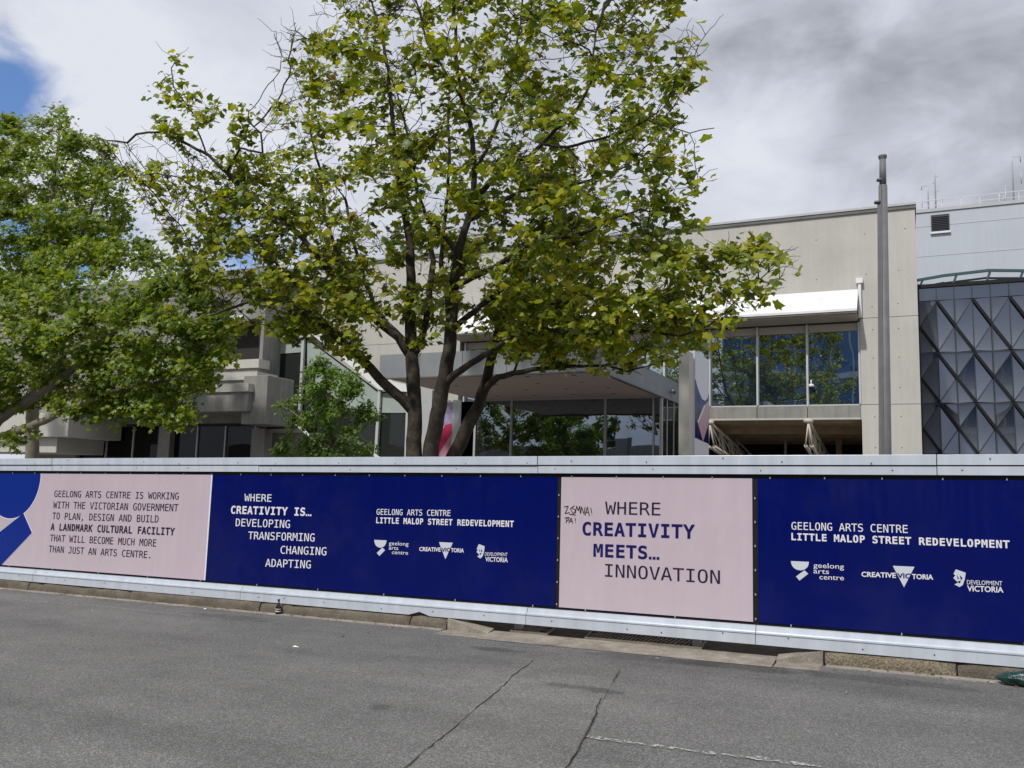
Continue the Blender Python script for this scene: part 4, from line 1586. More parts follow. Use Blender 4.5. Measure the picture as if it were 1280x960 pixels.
def ties(parent, x0, x1, edge):
    global TIE
    spots = [(x, BT + 0.008) for x in np.arange(x0 + 0.12, x1, 0.5)] + [(x, BB - 0.008) for x in np.arange(x0 + 0.3, x1, 0.95)]
    for xe in edge:
        spots += [(xe, h) for h in np.arange(BB + 0.03, BT, 0.23)]
    for x, h in spots:
        if TIE is None:
            b = MB()
            b.box(-0.005, 0.005, -0.006, 0.004, -0.010, 0.010)
            TIE = bpy.data.meshes.new('cable_tie')
            TIE.from_pydata(b.v, [], b.f)
            TIE.materials.append(MT['tie'])
        o = bpy.data.objects.new('cable_tie', TIE)
        COL.objects.link(o)
        o.parent = parent
        pl_ = LOC[parent.name]
        o.location = (x - pl_[0], BY - 0.002 - pl_[1], SLOPE * x + h - pl_[2])


XA0, XA1, XB0, XB1, XC0_, XC1_ = -14.6, -3.447, -3.400, -1.392, -1.341, 3.2
XPK = -8.39
bn1 = thing('printed_banner', (-8, BY, SLOPE * -8 + BB), 'long banner, pink at one end and navy at the other, with creativity is developing text', 'banner', 'banners on the hoarding')
pf1 = vinyl('pink_field', 'pink', XA0, XPK, bn1)
nf1 = vinyl('navy_field', 'navy', XPK + 0.022, XA1, bn1)
flat('white_edge', 'white_ink', [[(XPK - 0.001, BB), (XPK + 0.023, BB), (XPK + 0.023, BT), (XPK - 0.001, BT)]], bn1, 0.002)
# royal blue half disc and slab at the far end
P1, P2, P3 = (np.array(hp(*q)) for q in ((51.0, 595), (31, 640.5), (11, 648)))
A_ = 2 * np.array([P2 - P1, P3 - P1])
cc = np.linalg.solve(A_, np.array([P2 @ P2 - P1 @ P1, P3 @ P3 - P1 @ P1]))
rr = np.linalg.norm(P1 - cc)


def disc_cut(r):
    return [(max(min(cc[0] + r * math.cos(a), XPK), XA0), min(cc[1] + r * math.sin(a), BT)) for a in np.linspace(-math.pi, math.pi, 97)[:-1]]


flat('disc_outline', 'white_ink', [disc_cut(rr + 0.014)], pf1, 0.0016)
flat('royal_disc', 'royal', [disc_cut(rr)], pf1, 0.0028)
q0, q1, q2, q3 = hp(29.5, 641.5), hp(40.2, 666), hp(2, 707), hp(-22, 690)
u = np.array(q3) - np.array(q0)
slab = [q0, q1, (q2[0], BB), (q2[0] - 1.2, BB), (q0[0] - (q0[1] - BB) * 1.05 - 0.3, BB + 0.12)]
ctr = np.mean(slab, axis=0)
flat('slab_outline', 'white_ink', [[(float(a + (a - ctr[0]) * 0.02), float(min(max(h + (h - ctr[1]) * 0.02, BB), BT))) for a, h in slab]], pf1, 0.002)
flat('royal_slab', 'royal', [slab], pf1, 0.0034)
z1, z2, z3, z4, z5 = zoomer(0, 560, 4.571), zoomer(250, 560, 4.571), zoomer(450, 600, 4.923), zoomer(670, 560, 4.0), zoomer(930, 560, 3.2)
LT, BO = 3.0, 26.0
curve_part('dark_text_line', 'ink', mono([
    line(z1, 'GEELONG ARTS CENTRE IS WORKING', 310, 1021, 279, 294, 243),
    line(z1, 'WITH THE VICTORIAN GOVERNMENT', 303, 1018, 343, 362, 305),
    line(z1, 'TO PLAN, DESIGN AND BUILD', 298, 905, 406, 426, 368),
    line(z1, 'THAT WILL BECOME MUCH MORE', 285, 892, 532, 563, 494),
    line(z1, 'THAN JUST AN ARTS CENTRE.', 278, 858, 594, 630, 557)], LT), pf1, 0.003)
curve_part('dark_bold_text_line', 'ink', mono([line(z1, 'A LANDMARK CULTURAL FACILITY', 289, 998, 468, 498, 431)], BO), pf1, 0.003)
curve_part('white_text_line', 'white_ink', mono([
    line(z2, 'WHERE', 253, 408, 303, 307, 262), line(z2, 'DEVELOPING', 204, 514, 446, 457, 403),
    line(z2, 'TRANSFORMING', 275, 655, 520, 534, 477), line(z2, 'CHANGING', 460, 722, 603, 613, 559),
    line(z2, 'ADAPTING', 373, 633, 677, 688, 633), line(z3, 'GEELONG ARTS CENTRE', 102, 557, 213, 222, 178)], LT), nf1, 0.003)
curve_part('white_bold_text_line', 'white_ink', mono([
    line(z2, 'CREATIVITY IS\u2026', 177, 637, 373, 387, 332),
    line(z3, 'LITTLE MALOP STREET REDEVELOPMENT', 100, 947, 264, 288, 231)], BO), nf1, 0.003)
logo_row(z3, nf1, dict(half=(89, 368, 162, 418), par=[(139, 415), (155, 432), (120, 467), (104, 449)], tri=[(487, 382), (572, 386), (526, 487)],
                       flag=[(732, 394), (768, 408), (764, 440), (755, 470), (741, 483), (722, 470), (736, 462), (718, 442), (726, 430), (719, 424)],
                       cut=[[(733, 420), (742, 440), (736, 440)], [(744, 424), (755, 436), (748, 446)], [(734, 452), (748, 448), (744, 462)]],
                       text=[('geelong', 178, 299, 400, 405, 25, 0.0), ('arts', 178, 236, 428, 431, 25, 0.0), ('centre', 197, 296, 455, 460, 25, 0.0),
                             ('CREATIVE', 365, 497, 436, 440, 25, 0.025), ('TORIA', 560, 640, 443, 446, 25, 0.025),
                             ('DEVELOPMENT', 769, 908, 465, 469, 22, 0.0), ('VICTORIA', 771, 910, 500, 506, 29, 0.02)],
                       vic=('VIC', 503, 557, 440, 442, 25, 0.025)))
ties(bn1, -13.5, XA1, [])

bn2 = thing('printed_banner', (-2.4, BY, SLOPE * -2.4 + BB), 'pale pink banner reading where creativity meets innovation, tagged with black marker', 'banner', 'banners on the hoarding')
pf2 = vinyl('pink_field', 'pink', XB0, XB1, bn2)
curve_part('dark_text_line', 'ink', mono([line(z4, 'WHERE', 345, 622, 330, 337, 268), line(z4, 'INNOVATION', 345, 920, 642, 679, 579)], LT - 2), pf2, 0.003)
curve_part('dark_bold_text_line', 'blue_ink', mono([line(z4, 'CREATIVITY', 232, 795, 433, 451, 372), line(z4, 'MEETS\u2026', 287, 617, 540, 556, 481)], BO + 1), pf2, 0.003)
b = MB()
for st in ([(140, 295), (162, 290), (146, 328), (168, 322)], [(192, 288), (172, 304), (186, 330), (200, 312), (178, 298)],
           [(196, 327), (204, 290), (211, 314), (219, 290), (222, 327)], [(224, 327), (228, 294), (241, 331), (245, 296)],
           [(246, 337), (257, 294), (267, 340)], [(248, 320), (265, 322)], [(274, 298), (279, 326)], [(279, 334), (280, 337)], [(165, 330), (200, 336)],
           [(150, 376), (156, 348)], [(142, 350), (166, 347), (162, 362), (152, 364)], [(164, 376), (176, 349), (184, 377)], [(167, 366), (183, 366)],
           [(196, 350), (197, 366)], [(197, 372), (198, 375)]):
    P = [z4(*q) for q in st]
    for a, c in zip(P[:-1], P[1:]):
        a, c = np.array(a), np.array(c)
        t = (c - a) / np.linalg.norm(c - a)
        s = np.array((-t[1], t[0])) * 0.0042
        b.face([(q[0], BY - 0.003, SLOPE * q[0] + q[1]) for q in (a - s, c - s, c + s, a + s)])
b.build('graffiti', 'marker', pf2)
ties(bn2, XB0, XB1, [-3.424])

bn3 = thing('printed_banner', (0, BY, SLOPE * 0 + BB), 'plain navy banner with only project title and three logos, beside the pink one', 'banner', 'banners on the hoarding')
nf3 = vinyl('navy_field', 'navy', XC0_, XC1_, bn3)
curve_part('white_text_line', 'white_ink', mono([line(z5, 'GEELONG ARTS CENTRE', 190, 655, 326, 340, 296)], LT), nf3, 0.003)
curve_part('white_bold_text_line', 'white_ink', mono([line(z5, 'LITTLE MALOP STREET REDEVELOPMENT', 190, 1063, 367, 400, 341)], BO), nf3, 0.003)
logo_row(z5, nf3, dict(half=(188, 452, 260, 491), par=[(242, 489), (257, 503), (222, 530), (208, 514)], tri=[(595, 471), (682, 475), (640, 557)],
                       flag=[(847, 485), (887, 499), (883, 525), (875, 548), (862, 556), (842, 546), (856, 538), (837, 520), (845, 510), (838, 503)],
                       cut=[[(852, 506), (860, 524), (854, 524)], [(863, 508), (874, 520), (867, 529)], [(853, 534), (867, 530), (863, 542)]],
                       text=[('geelong', 278, 400, 478, 484, 21, 0.0), ('arts', 278, 340, 501, 504, 21, 0.0), ('centre', 302, 400, 525, 529, 21, 0.0),
                             ('CREATIVE', 470, 608, 514, 519, 20, 0.025), ('TORIA', 672, 757, 523, 526, 20, 0.025),
                             ('DEVELOPMENT', 892, 1033, 545, 550, 18, 0.0), ('VICTORIA', 893, 1038, 572, 578, 23, 0.02)],
                       vic=('VIC', 613, 668, 519, 522, 20, 0.025)))
ties(bn3, XC0_, 2.5, [-1.366])

# ------------------------------------------------------------------ street objects
pt, pb = at(1103.2, 195, 13.0), at(1107, 569, 13.0)
dirp = (pt - pb) / (pt - pb)[2]
foot = pb - dirp * (pb[2] - 0.1)
po = thing('metal_pole', foot, 'tall grey metal pole with flat cap rising behind the hoarding', 'pole')
b = MB()
jz = pb + dirp * (at(1103.2, 232, 13)[2] - pb[2])
b.tube([foot, pb, jz], [0.082, 0.078, 0.060], 20)
b.tube([jz - (0, 0, 0.01), pt - (0, 0, 0.05)], [0.048, 0.044], 20)
b.build('shaft', 'pole', po)
b = MB()
f0 = pb + dirp * (at(1098, 255, 13)[2] - pb[2])
for o_, w in ((-0.072, 0.05),):
    a, c = foot + (o_, -0.035, 0), f0 + (o_ + 0.016, -0.03, 0)
    b.bar(a, c, 0.04, 0.045, up=(0, 1, 0))
b.bar(foot + (-0.03, -0.09, 0.1), jz + (-0.02, -0.068, 0), 0.012, 0.01, up=(0, 1, 0))
b.build('cable_track', 'pole', po)
b = MB()
b.tube([pt - (0, 0, 0.05), pt - (0, 0, 0.03)], [0.046, 0.056], 20)
b.tube([pt - (0, 0, 0.028), pt + (0, 0, 0.008)], [0.058, 0.058], 20)
b.tube([f0 + (-0.07, -0.03, 0.0), f0 + (-0.07, -0.03, 0.03)], [0.05, 0.05], 12)
c2 = pb + dirp * (at(1100, 227, 13)[2] - pb[2])
b.tube([c2 + (-0.045, -0.03, 0.0), c2 + (-0.045, -0.03, 0.03)], [0.04, 0.04], 12)
b.build('cap', 'pole', po)

bp = at(347.6, 765.5, 8.45)
bp[2] = gz(bp[0]) + 0.008
bt = thing('beer_bottle', bp, 'small dark glass bottle standing against the kerb under the hoarding', 'bottle')
b = MB()
pr = [(0.0, 0.031), (0.004, 0.033), (0.085, 0.033), (0.105, 0.026), (0.122, 0.0135), (0.165, 0.0125)]
b.tube([bp + (0, 0, h) for h, r in pr], [r for h, r in pr], 16)
b.build('glass', 'bottle', bt)
b = MB()
b.tube([bp + (0, 0, 0.164), bp + (0, 0, 0.176)], [0.0155, 0.0155], 12)
b.build('bottle_cap', 'black', bt)
b = MB()
for h0, h1 in ((0.03, 0.042), (0.058, 0.066)):
    r = 0.0342 if h0 < 0.1 else 0.0205
    b.tube([bp + (0, 0, h0), bp + (0, 0, h1)], [r, r if h0 < .1 else 0.016], 16, cap=False)
b.build('label_band', 'paper', bt)


def bag(name, c, L_, r, label):
    import bmesh
    from mathutils import noise
    bm = bmesh.new()
    bmesh.ops.create_uvsphere(bm, u_segments=48, v_segments=24, radius=1.0)
    for v in bm.verts:
        x, y, z = v.co
        q = Vector((z * 1.0, x, y))  # long axis along x
        e_ = abs(q.x)
        taper = (1 - 0.35 * max(0, e_ - 0.6) / 0.4) * (1 + 0.25 * noise.noise(Vector((q.x * 2.7 + 4, 0, 0))))
        n_ = noise.noise(Vector((q.x * 2.2, q.y * 1.5, q.z * 1.5))) * 0.24 + noise.noise(Vector((q.x * 6, q.y * 4, q.z * 4))) * 0.16 + noise.noise(Vector((q.x * 15, q.y * 8, q.z * 8))) * 0.07
        rad = (1 + n_) * taper
        p = Vector((q.x * L_, q.y * r * 1.25 * rad, q.z * r * rad))
        p.z = max(p.z + r * 0.72, 0.004 + 0.01 * abs(n_))
        v.co = p
    me = bpy.data.meshes.new(name)
    bm.to_mesh(me)
    bm.free()
    for p in me.polygons:
        p.use_smooth = True
    me.materials.append(MT['bag'])
    o = link(name, me)
    o.location = c
    o.rotation_euler = (0, -math.atan(SLOPE), 0.02)
    return tag(o, label, 'sandbag')


bc = at(1284, 850, 8.37)
bag('sandbag', (bc[0] + 0.02, bc[1] + 0.02, gz(bc[0]) + 0.004), 0.25, 0.068, 'shiny dark green sandbag lying in the gutter below the navy banner')


def scrap(px, py, size, label, mi='paper', long=1.0, cat='litter'):
    c = on_road(px, py, 0.004)
    if c[1] > KERB_Y - 0.12:
        c = at(px, py, KERB_Y - 0.16)
        c[2] = gz(c[0]) + 0.004
    b = MB()
    r_ = np.random.default_rng(int(px))
    n = 9
    ring = []
    for k in range(n):
        a = 2 * math.pi * k / n
        r = size * r_.uniform(0.6, 1.1)
        ring.append(np.array((c[0] + long * r * math.cos(a), c[1] + r * math.sin(a), c[2] + r_.uniform(0.002, 0.25 * size))))
    top = c + (0, 0, size * 0.6)
    for k in range(n):
        b.face([ring[k], ring[(k + 1) % n], top])
    b.face([q * (1, 1, 0) + (0, 0, c[2]) for q in ring][::-1])
    for k in range(n):
        a_, c_ = ring[k], ring[(k + 1) % n]
        b.face([a_ * (1, 1, 0) + (0, 0, c[2]), c_ * (1, 1, 0) + (0, 0, c[2]), c_, a_])
    return tag(b.build('paper_scrap', mi), label, cat, 'litter on the road')


scrap(256.5, 759.5, 0.022, 'tiny round white scrap lying by the kerb below the pink text panel')
scrap(369, 808.5, 0.022, 'long thin white scrap lying out on the open road', 'paper', 2.2)
scrap(904, 815, 0.025, 'small pale scrap lying on the dropped crossing')


def grate(px0, px1, label):
    x0, x1 = float(at(px0, 790, 8.75)[0]), float(at(px1, 800, 8.75)[0])
    g = thing('drain_grate', (x0, 8.7, SLOPE * x0 + ROAD_Z), label, 'drain grate', 'grates under the hoarding')
    def q(x, y):
        return (x, y, SLOPE * x + ROAD_Z + 0.035 + (y - 8.57) * 0.17)
    b = MB()
    for y in (8.575, 8.98):
        b.bar(q(x0, y), q(x1, y), 0.014, 0.02)
    for x in (x0 + 0.008, x1 - 0.008):
        b.bar(q(x, 8.584), q(x, 8.972), 0.014, 0.02)
    b.build('frame', 'grate', g)
    b = MB()
    k = int((x1 - x0) / 0.05)
    for i in range(1, k):
        x = x0 + 0.06 + (x1 - x0 - 0.12) * i / k
        b.bar(q(x - 0.045, 8.586), q(x + 0.045, 8.970), 0.012, 0.018)
    for y in (8.67, 8.77, 8.87):
        b.bar(q(x0 + 0.016, y), q(x1 - 0.016, y), 0.008, 0.012)
    b.build('bar_grid', 'grate', g)


grate(646, 692, 'short rusty drain grate under the hoarding below the navy end of the long banner')
grate(738, 882, 'long rusty drain grate under the hoarding below the pink graffiti banner')


# ------------------------------------------------------------------ trees
LOBED = [(0, 0), (0.2, -0.05), (0.47, 0.0), (0.38, 0.19), (0.57, 0.43), (0.33, 0.49), (0.2, 0.63), (0.03, 0.95),
         (-0.17, 0.66), (-0.31, 0.5), (-0.53, 0.47), (-0.4, 0.2), (-0.5, 0.03), (-0.18, -0.05)]
STAR = [(0, 0), (0.42, 0.02), (0.26, 0.28), (0.5, 0.55), (0.16, 0.6), (0, 1.0), (-0.16, 0.6), (-0.5, 0.55), (-0.26, 0.28), (-0.42, 0.02)]
OVAL = [(0, 0), (0.24, 0.22), (0.27, 0.5), (0.13, 0.8), (0, 1.05), (-0.13, 0.8), (-0.27, 0.5), (-0.24, 0.22)]


def inside(poly, x, y):
    c = False
    for i in range(len(poly)):
        x0, y0 = poly[i - 1]
        x1, y1 = poly[i]
        if (y0 > y) != (y1 > y) and x < (x1 - x0) * (y - y0) / (y1 - y0) + x0:
            c = not c
    return c


def edge_dist(poly, x, y):
    d = 1e9
    for i in range(len(poly)):
        a, c, p = np.array(poly[i - 1], float), np.array(poly[i], float), np.array((x, y), float)
        t = np.clip((p - a) @ (c - a) / ((c - a) @ (c - a) + 1e-9), 0, 1)
        d = min(d, np.linalg.norm(p - a - t * (c - a)))
    return d


def targets(rng, regions):
    "points in the crown's volume: each region is an outline with its own depth and thickness"
    P, bare = [], []
    for poly, n, Yc, thick, leafy in regions:
        xs, ys = [q[0] for q in poly], [q[1] for q in poly]
        k = 0
        while k < n:
            x, y = rng.uniform(min(xs), max(xs)), rng.uniform(min(ys), max(ys))
            if not inside(poly, x, y):
                continue
            d = edge_dist(poly, x, y)
            th = thick * min(1.0, math.sqrt(0.12 + d / 110.0))
            P.append(at(x, y, Yc + th * rng.uniform(-1, 1)))
            bare.append(not leafy)
            k += 1
    return np.array(P), np.array(bare)


def grow(rng, limbs, regions, infl=2.4, kill=0.30, step=0.15, iters=140, jitter=0.22, maxn=9000):
    pos, par, fix = [], [], []
    for limb in limbs:
        pts = [at(x, y, Y) for x, y, Y, r in limb]
        rad = [r * float((p - EYE) @ _F) / FPX for p, (x, y, Y, r) in zip(pts, limb)]
        if limb[0][1] > 565:
            # carry the stem down to the soil
            g0 = np.array((pts[0][0], pts[0][1], SLOPE * pts[0][0] + 0.15))
            pts, rad = [g0] + pts, [rad[0] * 1.25] + rad
        if pos:
            A = np.array(pos)
            d = np.linalg.norm(A - pts[0], axis=1)
            last = int(d.argmin())
            if d[last] > 0.9 or limb[0][1] > 565:
                last = -1
        else:
            last = -1
        off = np.zeros(3)
        for a, c, ra, rc in zip(pts[:-1], pts[1:], rad[:-1], rad[1:]):
            k = max(1, int(np.linalg.norm(c - a) / 0.12))
            for i in range(k):
                off = 0.8 * off + rng.normal(0, 0.007, 3)
                pos.append(a + (c - a) * i / k + off)
                par.append(last)
                fix.append(ra + (rc - ra) * i / k)
                last = len(pos) - 1
        pos.append(pts[-1])
        par.append(last)
        fix.append(rad[-1])
    nfix = len(pos)
    A, bare = targets(rng, regions)
    Pn = np.array(pos)
    D = np.full(len(A), 1e9)
    I = np.zeros(len(A), int)

    def update(new_idx):
        if not len(A):
            return
        Q = np.array([pos[i] for i in new_idx])
        for s in range(0, len(Q), 400):
            d = np.linalg.norm(A[:, None, :] - Q[None, s:s + 400, :], axis=2)
            j = d.argmin(1)
            dm = d[np.arange(len(A)), j]
            m_ = dm < D
            D[m_] = dm[m_]
            I[m_] = np.array(new_idx)[s + j[m_]]
    update(list(range(nfix)))
    isbare = [False] * nfix
    for it in range(iters):
        keep = D > kill
        A, D, I, bare = A[keep], D[keep], I[keep], bare[keep]
        act = D < infl
        if not act.any() or len(pos) > maxn:
            break
        ids = np.unique(I[act])
        new = []
        for n_ in ids:
            m_ = act & (I == n_)
            v = A[m_] - pos[n_]
            v = (v / np.linalg.norm(v, axis=1)[:, None]).sum(0)
            if par[n_] >= 0:
                t = pos[n_] - pos[par[n_]]
                v = v / (np.linalg.norm(v) + 1e-9) + 0.45 * t / (np.linalg.norm(t) + 1e-9)
            v = v / (np.linalg.norm(v) + 1e-9) + rng.normal(0, jitter, 3)
            v = v / (np.linalg.norm(v) + 1e-9)
            pos.append(pos[n_] + step * v)
            par.append(int(n_))
            fix.append(0.0)
            isbare.append(bool(bare[m_].mean() > 0.5))
            new.append(len(pos) - 1)
        update(new)
    N = len(pos)
    pos = np.array(pos)
    ch = [[] for _ in range(N)]
    for i, p in enumerate(par):
        if p >= 0:
            ch[p].append(i)
    # pipe model radii, from the tips down
    order, seen = [], [i for i in range(N) if par[i] < 0]
    while seen:
        i = seen.pop()
        order.append(i)
        seen += ch[i]
    rad, tip = np.zeros(N), np.zeros(N, int)
    for i in reversed(order):
        own = [rad[c] for c in ch[i] if fix[c] == 0]
        r = (sum(q ** 2.35 for q in own)) ** (1 / 2.35) if own else 0.0056
        if fix[i] > 0:
            rad[i] = max(fix[i] * 0.9, min(r, fix[i]))
        else:
            rad[i] = r
        tip[i] = 1 + max([tip[c] for c in ch[i]], default=0)
    return pos, par, ch, rad, tip, np.array(isbare + [False] * (N - len(isbare))), nfix


def wood(pos, par, ch, rad, nfix, rng, tip, twigs):
    b = MB()
    el = np.array([i for i in range(nfix, len(pos)) if tip[i] <= 14])
    for i in rng.choice(el, twigs):
        p = pos[i]
        d = rng.normal(0, 1, 3)
        d[2] = abs(d[2]) * 0.8 - 0.1
        d /= np.linalg.norm(d)
        k = rng.integers(2, 5)
        pts = [p]
        for j in range(k):
            d = d + rng.normal(0, 0.33, 3)
            d /= np.linalg.norm(d)
            pts.append(pts[-1] + d * rng.uniform(0.06, 0.13))
        b.tube(pts, list(np.linspace(0.0055, 0.0028, k + 1)), 3, cap=False)
    stack = [i for i in range(len(pos)) if par[i] < 0]
    while stack:
        s = stack.pop()
        chain = ([par[s]] if par[s] >= 0 else []) + [s]
        i = s
        while ch[i]:
            m_ = max(ch[i], key=lambda c: rad[c])
            for c in ch[i]:
                if c != m_:
                    stack.append(c)
            chain.append(m_)
            i = m_
        r = [min(rad[c], rad[s] * 1.15) for c in chain]
        rm = max(r)
        n = 12 if rm > 0.08 else (8 if rm > 0.03 else (5 if rm > 0.012 else 3))
        if len(chain) > 1:
            b.tube([pos[c] for c in chain], r, n, cap=rm > 0.03)
    return b


def foliage(rng, pos, tip, bare, nfix, count, size, shape, droop=0.25, near=6, spread=0.11, flat_=0.8, clump=2.0):
    el = np.array([i for i in range(nfix, len(pos)) if tip[i] <= near and not bare[i]])
    cell = np.floor(pos[el] / 0.42).astype(int)
    hsh = (cell[:, 0] * 73856093 ^ cell[:, 1] * 19349663 ^ cell[:, 2] * 83492791) % 1009 / 1009.0
    w = 0.12 + hsh ** clump
    pick = rng.choice(el, count, p=w / w.sum())
    c = pos[pick] + rng.normal(0, spread, (count, 3)) * (1, 1, 0.62)
    nrm = np.stack([rng.normal(0, flat_, count), rng.normal(0, flat_, count) - 0.65, np.ones(count)], 1)
    nrm /= np.linalg.norm(nrm, axis=1)[:, None]
    ax = rng.normal(0, 1, (count, 3))
    ax[:, 2] -= droop * 2
    ax -= nrm * (ax * nrm).sum(1)[:, None]
    ax /= np.linalg.norm(ax, axis=1)[:, None]
    bx = np.cross(ax, nrm)
    T = np.array([(0.0, 0.34)] + shape)
    K = len(T)
    s = size[0] + (size[1] - size[0]) * rng.random(count) ** 1.25
    fold = rng.uniform(-0.5, 0.25, count)
    curl = rng.uniform(-0.5, 0.12, count)
    V = (c[:, None, :] + s[:, None, None] * (T[None, :, 0, None] * bx[:, None, :] + T[None, :, 1, None] * ax[:, None, :]
         + (fold[:, None] * np.abs(T[None, :, 0]) + curl[:, None] * T[None, :, 1] ** 2)[:, :, None] * nrm[:, None, :]))
    tri = np.array([(0, 1 + i, 1 + (i + 1) % (K - 1)) for i in range(K - 1)])
    F = (np.arange(count)[:, None, None] * K + tri[None]).reshape(-1, 3)
    return V.reshape(-1, 3), F


def np_mesh(name, V, F, m, parent):
    o0 = np.array(world_loc(parent))
    V = V - o0
    me = bpy.data.meshes.new(name)
    me.vertices.add(len(V))
    me.vertices.foreach_set('co', V.astype(np.float32).ravel())
    me.loops.add(F.size)
    me.loops.foreach_set('vertex_index', F.astype(np.int32).ravel())
    me.polygons.add(len(F))
    me.polygons.foreach_set('loop_start', np.arange(0, F.size, 3, dtype=np.int32))
    me.polygons.foreach_set('loop_total', np.full(len(F), 3, dtype=np.int32))
    me.update(calc_edges=True)
    me.validate()
    me.materials.append(MT[m])
    return link(name, me, parent)


def tree(name, label, base, seed, limbs, regions, count, size, shape, leaf, bark='bark', twigs=400, **kw):
    rng = np.random.default_rng(seed)
    fk = {k: kw.pop(k) for k in ('droop', 'near', 'spread', 'flat_', 'clump') if k in kw}
    pos, par, ch, rad, tip, bare, nfix = grow(rng, limbs, regions, **kw)
    t = thing(name, base, label, 'tree')
    wood(pos, par, ch, rad, nfix, rng, tip, twigs).build('trunk', bark, t)
    V, F = foliage(rng, pos, tip, bare, nfix, count, size, shape, **fk)
    np_mesh('crown', V, F, leaf, t)
    return t


